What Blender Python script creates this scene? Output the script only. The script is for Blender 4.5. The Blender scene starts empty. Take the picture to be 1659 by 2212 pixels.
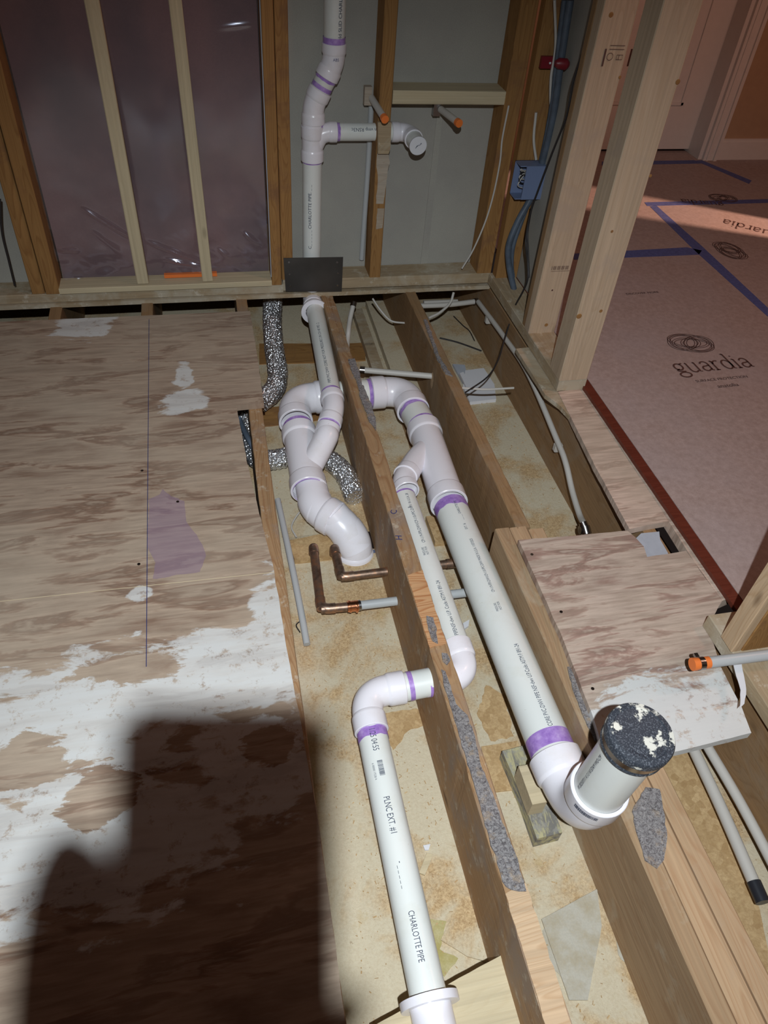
import bpy, bmesh, math, random
from mathutils import Vector, Matrix, noise
random.seed(7)
sc = bpy.context.scene
COL = sc.collection
# ------------------------------------------------------------ camera
CR = Matrix(((0.97566239, 0.09973573, -0.19528362), (-0.20905416, 0.69184293, -0.69112207), (0.06617603, 0.71512666, 0.69585529)))
CP = Vector((0, 0, 1.265)); FPX = 1606.8
cam = bpy.data.objects.new('camera', bpy.data.cameras.new('camera')); COL.objects.link(cam)
cam.matrix_world = Matrix.Translation(CP) @ CR.to_4x4()
cam.data.sensor_fit = 'VERTICAL'; cam.data.sensor_height = 36; cam.data.lens = FPX / 2212 * 36
cam.data.clip_start = 0.02; cam.data.clip_end = 50
sc.camera = cam
# ------------------------------------------------------------ world, lamps, exposure
sc.view_settings.view_transform = 'Standard'; sc.view_settings.look = 'None'; sc.view_settings.gamma = 1
sc.view_settings.exposure = 0.0
w = bpy.data.worlds.new('world'); sc.world = w; w.use_nodes = True
w.node_tree.nodes['Background'].inputs[0].default_value = (0.40, 0.30, 0.28, 1)
w.node_tree.nodes['Background'].inputs[1].default_value = 0.028
def aim(o, loc, tgt):
    o.location = loc; o.rotation_euler = (Vector(tgt) - Vector(loc)).to_track_quat('-Z', 'Y').to_euler()
HL = Vector((-0.0223, -0.181, 1.598))          # head torch of the person holding the phone
l = bpy.data.lights.new('head_torch', 'SPOT'); l.energy = 178; l.color = (0.87, 0.94, 1.0)
l.spot_size = math.radians(97); l.spot_blend = 1.0; l.shadow_soft_size = 0.010
ho = bpy.data.objects.new('head_torch', l); COL.objects.link(ho); aim(ho, HL, (0.26, 0.92, -0.1))
l = bpy.data.lights.new('hall_ceiling_lamp', 'AREA'); l.energy = 12.5; l.color = (1.0, 0.54, 0.40); l.shape = 'DISK'; l.size = 0.5
o = bpy.data.objects.new('hall_ceiling_lamp', l); COL.objects.link(o); aim(o, (2.45, 0.9, 2.35), (1.9, 1.9, 0))
l = bpy.data.lights.new('next_room_lamp', 'SPOT'); l.energy = 700; l.color = (1.0, 0.60, 0.44); l.spot_size = math.radians(26); l.spot_blend = 0.1; l.shadow_soft_size = 0.03
o = bpy.data.objects.new('next_room_lamp', l); COL.objects.link(o); aim(o, (4.6, 1.50, 1.5), (2.2, 2.80, 0.03))

# ------------------------------------------------------------ pixel -> place (calibrated view of the real planes)
def ray(px, py): return CR @ Vector((px - 829.5, -(py - 1106), -FPX))
def Z(px, py, z=0.0): d = ray(px, py); return CP + d * ((z - CP.z) / d.z)
def Y(px, py, y=2.34): d = ray(px, py); return CP + d * (y / d.y)
def X(px, py, x): d = ray(px, py); return CP + d * (x / d.x)

# ------------------------------------------------------------ materials
def new_mat(name):
    m = bpy.data.materials.new(name); m.use_nodes = True; nt = m.node_tree
    return m, nt, nt.nodes['Principled BSDF']
def N(nt, t, **kw):
    n = nt.nodes.new(t)
    for k, v in kw.items():
        if k in n.inputs.keys(): n.inputs[k].default_value = v
        else: setattr(n, k, v)
    return n
def ramp(nt, src, stops):
    r = nt.nodes.new('ShaderNodeValToRGB'); e = r.color_ramp.elements
    while len(e) > 1: e.remove(e[-1])
    e[0].position = stops[0][0]; c = stops[0][1]; e[0].color = (*c, 1) if isinstance(c, tuple) else (c, c, c, 1)
    for p, c in stops[1:]:
        x = e.new(p); x.color = (*c, 1) if isinstance(c, tuple) else (c, c, c, 1)
    nt.links.new(src, r.inputs[0]); return r.outputs[0]
def mix(nt, fac, a, b, mode='MIX'):
    m = nt.nodes.new('ShaderNodeMix'); m.data_type = 'RGBA'; m.blend_type = mode
    for s, v in ((m.inputs[0], fac), (m.inputs[6], a), (m.inputs[7], b)):
        if hasattr(v, 'is_linked'): nt.links.new(v, s)
        elif isinstance(v, tuple): s.default_value = (*v, 1)
        else: s.default_value = v
    return m.outputs[2]
def coords(nt, scale=(1, 1, 1), rand=True):
    tc = nt.nodes.new('ShaderNodeTexCoord'); mp = nt.nodes.new('ShaderNodeMapping'); mp.inputs['Scale'].default_value = scale
    if rand:
        oi = nt.nodes.new('ShaderNodeObjectInfo'); a = nt.nodes.new('ShaderNodeVectorMath'); a.operation = 'SCALE'; a.inputs[0].default_value = (17, 31, 23)
        nt.links.new(oi.outputs['Random'], a.inputs['Scale']); b = nt.nodes.new('ShaderNodeVectorMath'); b.operation = 'ADD'
        nt.links.new(tc.outputs['Object'], b.inputs[0]); nt.links.new(a.outputs[0], b.inputs[1]); nt.links.new(b.outputs[0], mp.inputs[0])
    else: nt.links.new(tc.outputs['Object'], mp.inputs[0])
    return mp.outputs[0]
def noise_n(nt, vec, scale, detail=4, rough=0.55, dist=0.0):
    n = nt.nodes.new('ShaderNodeTexNoise'); n.inputs['Scale'].default_value = scale; n.inputs['Detail'].default_value = detail
    n.inputs['Roughness'].default_value = rough; n.inputs['Distortion'].default_value = dist; nt.links.new(vec, n.inputs['Vector']); return n.outputs[0]
def bump(nt, src, bsdf, strength=0.2, dist=0.002):
    b = nt.nodes.new('ShaderNodeBump'); b.inputs['Strength'].default_value = strength; b.inputs['Distance'].default_value = dist
    nt.links.new(src, b.inputs['Height']); nt.links.new(b.outputs[0], bsdf.inputs['Normal'])
def plain(name, col, rough=0.5, metal=0.0, var=0.0, sc_=30, spec=None):
    m, nt, b = new_mat(name); b.inputs['Roughness'].default_value = rough; b.inputs['Metallic'].default_value = metal
    if spec is not None: b.inputs['Specular IOR Level'].default_value = spec
    v = coords(nt); n = noise_n(nt, v, sc_, 3)
    c = ramp(nt, n, [(0.3, tuple(x * (1 - var) for x in col)), (0.7, tuple(min(1, x * (1 + var * .4)) for x in col))]) if var else None
    if c is not None: nt.links.new(c, b.inputs['Base Color'])
    else: b.inputs['Base Color'].default_value = (*col, 1)
    return m
def wood(name, c1, c2, rings=0.5, stain=None, amt=0.4, knots=True, dust=None, rough=0.75):
    """local X is the grain direction"""
    m, nt, b = new_mat(name); b.inputs['Roughness'].default_value = rough; b.inputs['Specular IOR Level'].default_value = 0.25
    v = coords(nt, (1.1, 11, 11)); vs = coords(nt, (2.2, 130, 130)); vf = coords(nt, (1, 1, 1))
    big = noise_n(nt, v, 1.0, 2, 0.4, 0.2)
    wv = nt.nodes.new('ShaderNodeMath'); wv.operation = 'MULTIPLY'; wv.inputs[1].default_value = 42; nt.links.new(big, wv.inputs[0])
    fr = nt.nodes.new('ShaderNodeMath'); fr.operation = 'FRACT'; nt.links.new(wv.outputs[0], fr.inputs[0])
    ring = ramp(nt, fr.outputs[0], [(0, 0.0), (0.55, 0.25), (0.85, 1.0), (1, 0.0)])
    fine = noise_n(nt, vs, 1.0, 4, 0.6)
    col = mix(nt, ramp(nt, fine, [(0.35, 0.0), (0.7, 1.0)]), c1, tuple(x * .78 for x in c1))
    f2 = nt.nodes.new('ShaderNodeMath'); f2.operation = 'MULTIPLY'; f2.inputs[1].default_value = rings; nt.links.new(ring, f2.inputs[0])
    col = mix(nt, f2.outputs[0], col, c2)
    if knots:
        vk = coords(nt, (3.3, 9, 9)); vo = nt.nodes.new('ShaderNodeTexVoronoi'); vo.inputs['Scale'].default_value = 1.0; nt.links.new(vk, vo.inputs['Vector'])
        col = mix(nt, ramp(nt, vo.outputs['Distance'], [(0.03, 0.85), (0.10, 0.0)]), col, tuple(x * .35 for x in c2))
    if stain:
        s = noise_n(nt, vf, 7, 5, 0.65, 0.6)
        col = mix(nt, ramp(nt, s, [(0.62 - amt * .3, 0.0), (0.74 - amt * .25, 0.85)]), col, stain)
    if dust:
        s = noise_n(nt, vf, 28, 6, 0.75)
        col = mix(nt, ramp(nt, s, [(0.56, 0.0), (0.66, 0.7)]), col, dust)
    nt.links.new(col, b.inputs['Base Color']); bump(nt, fine, b, 0.35, 0.0015)
    return m
M = {}
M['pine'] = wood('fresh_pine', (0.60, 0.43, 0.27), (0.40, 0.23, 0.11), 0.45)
M['pine2'] = wood('pale_stud_pine', (0.55, 0.42, 0.29), (0.40, 0.27, 0.16), 0.30, stain=(0.44, 0.34, 0.25), amt=0.3)
M['orange'] = wood('sistered_pine', (0.62, 0.36, 0.18), (0.36, 0.12, 0.035), 0.75)
M['sis'] = wood('tan_sistered_lumber', (0.40, 0.27, 0.155), (0.27, 0.15, 0.075), 0.5, stain=(0.42, 0.34, 0.24), amt=0.3)
M['sis2'] = wood('light_sistered_lumber', (0.50, 0.34, 0.20), (0.36, 0.20, 0.10), 0.55, stain=(0.42, 0.30, 0.20), amt=0.25)
M['dry'] = wood('pale_strip_pine', (0.62, 0.52, 0.34), (0.50, 0.39, 0.23), 0.25)
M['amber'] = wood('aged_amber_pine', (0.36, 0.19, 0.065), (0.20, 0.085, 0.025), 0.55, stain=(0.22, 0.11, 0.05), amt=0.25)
M['old'] = wood('aged_brown_joist', (0.33, 0.20, 0.098), (0.20, 0.11, 0.05), 0.5, stain=(0.30, 0.21, 0.13), amt=0.4)
M['oldtop'] = wood('worn_joist', (0.40, 0.25, 0.13), (0.24, 0.11, 0.045), 0.6, stain=(0.28, 0.21, 0.16), amt=0.45, dust=(0.50, 0.43, 0.33))
M['grey'] = wood('weathered_grey_wood', (0.46, 0.39, 0.31), (0.36, 0.28, 0.20), 0.5, stain=(0.36, 0.28, 0.2), amt=0.3)
M['dusty'] = wood('dusty_plate', (0.42, 0.32, 0.20), (0.30, 0.20, 0.11), 0.4, stain=(0.46, 0.40, 0.30), amt=0.6, dust=(0.6, 0.54, 0.43))
M['hard'] = wood('red_hardwood', (0.15, 0.035, 0.02), (0.08, 0.015, 0.01), 0.4, knots=False, rough=0.35)
M['door'] = plain('white_door_paint', (0.80, 0.74, 0.68), 0.35, 0, 0.03)
M['wallpaint'] = plain('tan_wall_paint', (0.50, 0.33, 0.20), 0.8, 0, 0.05)
def pvc(name, c, r=0.28):
    m, nt, b = new_mat(name); b.inputs['Roughness'].default_value = r; b.inputs['Coat Weight'].default_value = 0.12
    v = coords(nt, rand=False); n = noise_n(nt, v, 9, 6, 0.7)
    n2 = noise_n(nt, v, 160, 3, 0.7)
    col = mix(nt, ramp(nt, n, [(0.52, 0.0), (0.80, 0.55)]), c, (c[0] * .84, c[1] * .80, c[2] * .70))
    col = mix(nt, ramp(nt, n2, [(0.70, 0.0), (0.76, 0.6)]), col, (0.45, 0.36, 0.27))
    nt.links.new(col, b.inputs['Base Color']); return m
M['pvc'] = pvc('white_pvc', (0.84, 0.82, 0.86)); M['pipe'] = pvc('ivory_pvc_pipe', (0.76, 0.78, 0.74), 0.36)
def primer():
    m, nt, b = new_mat('purple_primer'); b.inputs['Roughness'].default_value = 0.35
    v = coords(nt, (1, 1, 1)); n = noise_n(nt, v, 45, 4, 0.7)
    nt.links.new(ramp(nt, n, [(0.3, (0.26, 0.13, 0.46)), (0.55, (0.42, 0.26, 0.62)), (0.75, (0.58, 0.44, 0.72))]), b.inputs['Base Color']); return m
M['primer'] = primer()
M['ink'] = plain('pipe_ink', (0.04, 0.05, 0.09), 0.6); M['bluepen'] = plain('blue_marker', (0.03, 0.04, 0.16), 0.6)
M['ink_brown'] = plain('board_print_ink', (0.10, 0.045, 0.035), 0.7)
M['rubber'] = None
def rubber():
    m, nt, b = new_mat('dusty_black_rubber'); b.inputs['Roughness'].default_value = 0.5
    v = coords(nt, rand=False); n = noise_n(nt, v, 26, 6, 0.62); g = noise_n(nt, v, 420, 2, 0.5)
    col = mix(nt, ramp(nt, g, [(0.5, 0.0), (0.72, 0.6)]), (0.028, 0.034, 0.045), (0.22, 0.24, 0.27))
    col = mix(nt, ramp(nt, n, [(0.565, 0.0), (0.60, 1.0)]), col, (0.66, 0.64, 0.56))
    nt.links.new(col, b.inputs['Base Color']); return m
M['rubber'] = rubber()
M['black'] = plain('black_rubber', (0.02, 0.022, 0.028), 0.35)
M['steel'] = plain('brushed_clamp_steel', (0.36, 0.34, 0.33), 0.25, 1.0)
M['plate'] = plain('dull_steel_plate', (0.115, 0.108, 0.10), 0.42, 0.75, 0.25, 8)
M['cable_white'] = plain('white_cable', (0.55, 0.52, 0.47), 0.5); M['cable_blue'] = plain('grey_blue_cable', (0.09, 0.115, 0.15), 0.5, 0, 0.3)
M['cable_black'] = plain('black_cable', (0.025, 0.022, 0.022), 0.5); M['box_blue'] = plain('blue_box_plastic', (0.165, 0.215, 0.35), 0.5)
M['redp'] = plain('dark_red_plastic', (0.20, 0.012, 0.02), 0.4); M['cap_orange'] = plain('orange_plastic', (0.82, 0.20, 0.04), 0.45)
M['tape'] = plain('blue_painters_tape', (0.095, 0.12, 0.32), 0.7, 0, 0.25, 90)
M['scrap'] = plain('white_gypsum', (0.70, 0.70, 0.72), 0.9); M['gyp_grey'] = plain('grey_gypsum_paper', (0.42, 0.45, 0.50), 0.9, 0, 0.1)
M['dark'] = plain('painted_cavity_shade', (0.045, 0.035, 0.028), 0.9)  # near black painted in for the shade inside unlit cavities
M['blue_edge'] = plain('blue_grey_edge', (0.10, 0.12, 0.19), 0.8)
M['skin'] = plain('skin', (0.45, 0.28, 0.2), 0.6); M['phone'] = plain('black_phone', (0.02, 0.02, 0.02), 0.4); M['jacket'] = plain('dark_sleeve', (0.05, 0.05, 0.06), 0.9)
def pex():
    m, nt, b = new_mat('milky_pex'); b.inputs['Base Color'].default_value = (0.50, 0.52, 0.52, 1); b.inputs['Roughness'].default_value = 0.35
    b.inputs['Transmission Weight'].default_value = 0.12; return m
M['pex'] = pex()
def copper():
    m, nt, b = new_mat('tarnished_copper'); b.inputs['Metallic'].default_value = 0.85; b.inputs['Roughness'].default_value = 0.42
    v = coords(nt); n = noise_n(nt, v, 38, 5, 0.7)
    nt.links.new(ramp(nt, n, [(0.32, (0.16, 0.10, 0.07)), (0.5, (0.33, 0.23, 0.17)), (0.68, (0.55, 0.27, 0.14))]), b.inputs['Base Color'])
    return m
M['copper'] = copper(); M['copper_new'] = plain('bright_copper', (0.85, 0.36, 0.19), 0.22, 1.0)
def foil():
    m, nt, b = new_mat('crinkled_foil'); b.inputs['Metallic'].default_value = 0.9; b.inputs['Roughness'].default_value = 0.30
    b.inputs['Base Color'].default_value = (0.88, 0.90, 0.93, 1)
    v = coords(nt); vo = nt.nodes.new('ShaderNodeTexVoronoi'); vo.inputs['Scale'].default_value = 150; vo.feature = 'F1'; nt.links.new(v, vo.inputs['Vector'])
    bump(nt, vo.outputs['Distance'], b, 1.0, 0.006); return m
M['foil'] = foil()
def drywall(name, c, c2, sc_=3.0):
    m, nt, b = new_mat(name); b.inputs['Roughness'].default_value = 0.9; b.inputs['Specular IOR Level'].default_value = 0.15
    v = coords(nt); n = noise_n(nt, v, sc_, 5, 0.6); g = noise_n(nt, v, 300, 2, 0.5)
    col = mix(nt, ramp(nt, n, [(0.4, 0.0), (0.65, 1.0)]), c, c2); col = mix(nt, ramp(nt, g, [(0.35, 0.25), (0.65, 0.0)]), col, tuple(x * .7 for x in c))
    nt.links.new(col, b.inputs['Base Color']); return m
M['wallback'] = drywall('grey_drywall_back', (0.40, 0.385, 0.335), (0.345, 0.33, 0.295)); M['insul'] = drywall('pink_insulation', (0.26, 0.165, 0.17), (0.155, 0.115, 0.13), 2.2)
def cavity():
    """cream ceiling board seen from above, with settled sawdust and glue stains"""
    m, nt, b = new_mat('dusty_cavity_board'); b.inputs['Roughness'].default_value = 0.95; b.inputs['Specular IOR Level'].default_value = 0.1
    v = coords(nt, rand=False); a = noise_n(nt, v, 5.5, 6, 0.62, 0.4); d = noise_n(nt, v, 13, 6, 0.75, 0.3); f = noise_n(nt, v, 190, 4, 0.8); s = noise_n(nt, v, 75, 5, 0.85)
    cream = mix(nt, ramp(nt, f, [(0.35, 0.35), (0.6, 0.0)]), (0.62, 0.545, 0.395), (0.44, 0.34, 0.21))
    saw = mix(nt, ramp(nt, f, [(0.35, 0.0), (0.65, 1.0)]), (0.34, 0.20, 0.085), (0.66, 0.47, 0.25))
    col = mix(nt, ramp(nt, a, [(0.46, 0.0), (0.60, 0.85)]), cream, saw)
    col = mix(nt, ramp(nt, d, [(0.60, 0.0), (0.70, 0.5)]), col, (0.50, 0.38, 0.19))
    col = mix(nt, ramp(nt, s, [(0.64, 0.0), (0.70, 0.8)]), col, (0.24, 0.15, 0.075))
    nt.links.new(col, b.inputs['Base Color']); bump(nt, f, b, 0.5, 0.003); return m
M['cavity'] = cavity(); M['smear'] = drywall('white_smear', (0.50, 0.47, 0.39), (0.42, 0.36, 0.25), 30)
M['osb'] = None
def osb():
    m, nt, b = new_mat('osb_board'); b.inputs['Roughness'].default_value = 0.9
    v = coords(nt); vo = nt.nodes.new('ShaderNodeTexVoronoi'); vo.inputs['Scale'].default_value = 70; nt.links.new(v, vo.inputs['Vector'])
    f = noise_n(nt, v, 150, 4, 0.7)
    col = mix(nt, vo.outputs['Color'], (0.42, 0.27, 0.12), (0.62, 0.44, 0.23), 'MIX')
    col = mix(nt, ramp(nt, f, [(0.4, 0.4), (0.6, 0.0)]), col, (0.30, 0.17, 0.07))
    nt.links.new(col, b.inputs['Base Color']); bump(nt, f, b, 0.4, 0.002); return m
M['osb'] = osb()
def pitted():
    m, nt, b = new_mat('grey_thinset_residue'); b.inputs['Roughness'].default_value = 0.95
    v = coords(nt, rand=False); n = noise_n(nt, v, 40, 5, 0.7); c_ = noise_n(nt, v, 170, 5, 0.75, 1.2)
    col = ramp(nt, c_, [(0.36, (0.10, 0.085, 0.085)), (0.47, (0.22, 0.20, 0.20)), (0.56, (0.38, 0.36, 0.35)), (0.66, (0.24, 0.20, 0.19))])
    col = mix(nt, ramp(nt, n, [(0.55, 0.0), (0.65, 0.7)]), col, (0.40, 0.30, 0.21))
    nt.links.new(col, b.inputs['Base Color']); bump(nt, c_, b, 0.9, 0.004); return m
M['pitted'] = pitted()
def slabmat():
    m, nt, b = new_mat('streaky_mortar_board'); b.inputs['Roughness'].default_value = 0.95
    v = coords(nt, (40, 9, 40), rand=False); n = noise_n(nt, v, 1.6, 5, 0.7, 0.5); v2 = coords(nt, (1, 1, 1), rand=False); k = noise_n(nt, v2, 60, 4, 0.7)
    col = mix(nt, ramp(nt, n, [(0.45, 0.0), (0.55, 1.0)]), (0.19, 0.18, 0.16), (0.46, 0.42, 0.24)); col = mix(nt, ramp(nt, k, [(0.5, 0.0), (0.6, 0.7)]), col, (0.30, 0.29, 0.26))
    nt.links.new(col, b.inputs['Base Color']); bump(nt, n, b, 0.6, 0.003); return m
M['mortar'] = slabmat()
def floorboard():
    m, nt, b = new_mat('brown_protection_board'); b.inputs['Roughness'].default_value = 0.8; b.inputs['Specular IOR Level'].default_value = 0.25
    v = coords(nt); n = noise_n(nt, v, 60, 6, 0.8); k = noise_n(nt, v, 4, 3)
    col = mix(nt, ramp(nt, n, [(0.35, 0.0), (0.65, 1.0)]), (0.34, 0.255, 0.225), (0.45, 0.35, 0.32)); col = mix(nt, ramp(nt, k, [(0.4, 0.0), (0.7, 0.35)]), col, (0.40, 0.345, 0.35))
    nt.links.new(col, b.inputs['Base Color']); return m
M['guard'] = floorboard()
def blob(nt, pos, cx, cy, rx, ry, nz, amp=0.55, soft=0.06):
    """0..1 mask of a ragged ellipse lying on the board"""
    s = nt.nodes.new('ShaderNodeVectorMath'); s.operation = 'SUBTRACT'; s.inputs[1].default_value = (cx, cy, 0); nt.links.new(pos, s.inputs[0])
    q = nt.nodes.new('ShaderNodeVectorMath'); q.operation = 'MULTIPLY'; q.inputs[1].default_value = (1 / rx, 1 / ry, 0); nt.links.new(s.outputs[0], q.inputs[0])
    le = nt.nodes.new('ShaderNodeVectorMath'); le.operation = 'LENGTH'; nt.links.new(q.outputs[0], le.inputs[0])
    a = nt.nodes.new('ShaderNodeMath'); a.operation = 'MULTIPLY_ADD'; a.inputs[1].default_value = amp * 2; nt.links.new(nz, a.inputs[0]); a.inputs[2].default_value = -amp
    b = nt.nodes.new('ShaderNodeMath'); b.operation = 'ADD'; nt.links.new(le.outputs['Value'], b.inputs[0]); nt.links.new(a.outputs[0], b.inputs[1])
    return ramp_lin(nt, b.outputs[0], 1 - soft, 1 + soft)
def ramp_lin(nt, src, lo, hi):
    m = nt.nodes.new('ShaderNodeMapRange'); m.inputs['From Min'].default_value = lo; m.inputs['From Max'].default_value = hi
    m.inputs['To Min'].default_value = 1; m.inputs['To Max'].default_value = 0; nt.links.new(src, m.inputs['Value']); return m.outputs[0]
def mx(nt, a, b, op='MAXIMUM'):
    m = nt.nodes.new('ShaderNodeMath'); m.operation = op; nt.links.new(a, m.inputs[0])
    if hasattr(b, 'is_linked'): nt.links.new(b, m.inputs[1])
    else: m.inputs[1].default_value = b
    return m.outputs[0]
def plywood(name, blobs_white, bare, purple=None, grain=.72, base=((0.40, 0.305, 0.225), (0.275, 0.175, 0.12)), tan=None):
    m, nt, b = new_mat(name); b.inputs['Roughness'].default_value = 0.75; b.inputs['Specular IOR Level'].default_value = 0.25
    pos = coords(nt, rand=False)
    v = coords(nt, (1.6, 9, 1), rand=False); vf = coords(nt, (10, 120, 1), rand=False)
    g = noise_n(nt, v, 2.2, 5, 0.62, 0.5); f = noise_n(nt, vf, 1.0, 4, 0.6); nz = noise_n(nt, coords(nt, (5.5, 13, 1), rand=False), 1.6, 9, 0.66, 0.4); n3 = noise_n(nt, pos, 3.2, 4, 0.5)
    col = ramp(nt, g, [(0.28, tuple(x * .9 for x in base[1])), (0.42, base[0]), (0.52, tuple(x * 1.15 for x in base[0])), (0.57, base[1]), (0.60, tuple(x * .8 for x in base[1])), (0.64, base[0]), (0.74, tuple(x * 1.1 for x in base[1]))])
    col = mix(nt, ramp(nt, f, [(0.38, 0.0), (0.68, 0.5)]), col, (0.20, 0.14, 0.10))
    col = mix(nt, ramp(nt, n3, [(0.42, 0.0), (0.66, 0.45)]), col, (0.50, 0.42, 0.32))
    if purple: col = mix(nt, 0.50, col, (0.24, 0.16, 0.26))
    mk = None
    for q in blobs_white:
        k = blob(nt, pos, *q, nz, 1.5, 0.10); mk = k if mk is None else mx(nt, mk, k)
    for q in bare if mk is not None else []:
        k = blob(nt, pos, *q, nz, 1.5, 0.05); inv = nt.nodes.new('ShaderNodeMath'); inv.operation = 'SUBTRACT'; inv.inputs[0].default_value = 1; nt.links.new(k, inv.inputs[1]); mk = mx(nt, mk, inv.outputs[0], 'MULTIPLY')
    if mk is not None:
        fl = ramp(nt, noise_n(nt, pos, 42, 6, 0.75), [(0.34, 0.2), (0.44, 0.9)]); mk = mx(nt, mx(nt, mk, fl, 'MULTIPLY'), ramp(nt, g, [(0.40, 1.0), (0.62, grain)]), 'MULTIPLY')
        col = mix(nt, mk, col, (0.66, 0.67, 0.65))
    nt.links.new(col, b.inputs['Base Color']); bump(nt, f, b, 0.15, 0.001); return m

# ------------------------------------------------------------ mesh helpers
def link(name, bm, mat, parent=None, smooth=False, origin=None):
    me = bpy.data.meshes.new(name); bmesh.ops.recalc_face_normals(bm, faces=bm.faces)
    if origin is not None: bmesh.ops.translate(bm, verts=bm.verts, vec=-Vector(origin))
    bm.to_mesh(me); bm.free(); me.materials.append(mat)
    if smooth:
        for p in me.polygons: p.use_smooth = True
        me.set_sharp_from_angle(angle=math.radians(38))
    ob = bpy.data.objects.new(name, me); COL.objects.link(ob)
    if origin is not None: ob.location = origin
    if parent is not None:
        ob.parent = parent
        p = parent; loc = Vector((0, 0, 0))
        while p is not None: loc += p.location; p = p.parent
        ob.location = (Vector(origin) if origin is not None else Vector((0, 0, 0))) - loc
    return ob
def tag(o, label, cat, group=None, kind=None):
    if label: o['label'] = label
    if cat: o['category'] = cat
    if group: o['group'] = group
    if kind: o['kind'] = kind
    return o
def thing(name, label, cat, loc=(0, 0, 0), group=None):
    o = bpy.data.objects.new(name, None); COL.objects.link(o); o.location = loc; o.empty_display_size = 0.02
    return tag(o, label, cat, group)
def beam(name, p0, p1, w, h, mat, up=(0, 0, 1), parent=None, wob=0.0006, ragged=0.0, seed=0, ch=0.002):
    """square timber from p0 to p1 (centre line), w across, h along up; local X = grain"""
    p0 = Vector(p0); p1 = Vector(p1); ax = p1 - p0; L = ax.length; ax.normalize(); up = Vector(up); side = up.cross(ax).normalized(); up = ax.cross(side)
    n = max(2, int(L / (0.012 if ragged else 0.08))); bm = bmesh.new(); loops = []
    for i in range(n + 1):
        x = L * i / n; a, b_ = w / 2, h / 2; c = ch
        pr = [(-a + c, -b_), (a - c, -b_), (a, -b_ + c), (a, b_ - c), (a - c, b_), (0, b_), (-a + c, b_), (-a, b_ - c), (-a, -b_ + c)]
        lp = []
        for k, (y, z) in enumerate(pr):
            q = Vector((x * 3 + seed * 9.1, y * 9, z * 9)); dy = noise.noise(q) * wob; dz = noise.noise(q + Vector((5, 5, 5))) * wob
            if ragged and z > 0:
                e = noise.noise(Vector((x * 22 + k * 3.3, seed, 1))); e2 = noise.noise(Vector((x * 6 + k * 2.1, seed, 4)))
                dz -= max(0, e * .6 + e2) * ragged * 1.5
                if abs(y) > a * .9: dy -= math.copysign(max(0, e + e2 * .8) * ragged, y)
            lp.append(bm.verts.new((x, y + dy, z + dz)))
        loops.append(lp)
    m = len(loops[0])
    for i in range(n):
        for k in range(m): bm.faces.new((loops[i][k], loops[i][(k + 1) % m], loops[i + 1][(k + 1) % m], loops[i + 1][k]))
    bm.faces.new(loops[0]); bm.faces.new(loops[-1])
    o = link(name, bm, mat, None)
    mw = Matrix((ax, side, up)).transposed().to_4x4(); mw.translation = p0
    if parent is not None:
        p = parent; loc = Vector((0, 0, 0))
        while p is not None: loc += p.location; p = p.parent
        mw.translation = p0 - loc; o.parent = parent
    o.matrix_basis = mw
    return o
def jag(pts, amp, step=0.02, seed=0):
    out = []
    n = len(pts)
    for i in range(n):
        a = Vector(pts[i]); b = Vector(pts[(i + 1) % n]); L = (b - a).length; k = max(1, int(L / step)); nrm = Vector((-(b - a).y, (b - a).x)).normalized() if L > 0 else Vector((0, 0))
        for j in range(k):
            p = a + (b - a) * (j / k)
            if j: p = p + nrm * amp * (noise.noise(Vector((p.x * 60, p.y * 60, seed))) + .6 * noise.noise(Vector((p.x * 190, p.y * 190, seed))))
            out.append(p)
    return out
def slab(name, pts, z0, z1, mat, parent=None, amp=0.0, seed=0, step=0.02, origin=None):
    pts = [Vector((p[0], p[1])) for p in pts]
    if amp: pts = jag(pts, amp, step, seed)
    bm = bmesh.new(); f = bm.faces.new([bm.verts.new((p.x, p.y, z0)) for p in pts])
    r = bmesh.ops.extrude_face_region(bm, geom=[f]); bmesh.ops.translate(bm, verts=[v for v in r['geom'] if isinstance(v, bmesh.types.BMVert)], vec=(0, 0, z1 - z0))
    bmesh.ops.triangulate(bm, faces=[f for f in bm.faces if len(f.verts) > 4])
    return link(name, bm, mat, parent, origin=origin)
def zs(l, z): return [Z(a, b, z) for a, b in l]
def boxo(name, lo, hi, mat, parent=None, bev=0.0):
    bm = bmesh.new(); bmesh.ops.create_cube(bm, size=1)
    for v in bm.verts: v.co = Vector([lo[i] + (v.co[i] + .5) * (hi[i] - lo[i]) for i in range(3)])
    if bev: bmesh.ops.bevel(bm, geom=list(bm.edges), offset=bev, segments=2, affect='EDGES')
    c = (Vector(lo) + Vector(hi)) / 2
    return link(name, bm, mat, parent, origin=c)
def frames(pts):
    T = [];
    for i in range(len(pts)):
        a = pts[max(0, i - 1)]; b = pts[min(len(pts) - 1, i + 1)]; T.append((b - a).normalized())
    u = T[0].orthogonal().normalized(); U = [u]
    for i in range(1, len(pts)):
        u = U[-1] - T[i] * U[-1].dot(T[i]); U.append(u.normalized())
    return T, U
def sweep(bm, pts, radii, seg=28, cap=True):
    pts = [Vector(p) for p in pts]; T, U = frames(pts); loops = []
    if not hasattr(radii, '__len__'): radii = [radii] * len(pts)
    for p, t, u, r in zip(pts, T, U, radii):
        v = t.cross(u); loops.append([bm.verts.new(p + (u * math.cos(a) + v * math.sin(a)) * r) for a in [2 * math.pi * k / seg for k in range(seg)]])
    for i in range(len(loops) - 1):
        for k in range(seg): bm.faces.new((loops[i][k], loops[i][(k + 1) % seg], loops[i + 1][(k + 1) % seg], loops[i + 1][k]))
    if cap: bm.faces.new(loops[0]); bm.faces.new(loops[-1])
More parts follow.
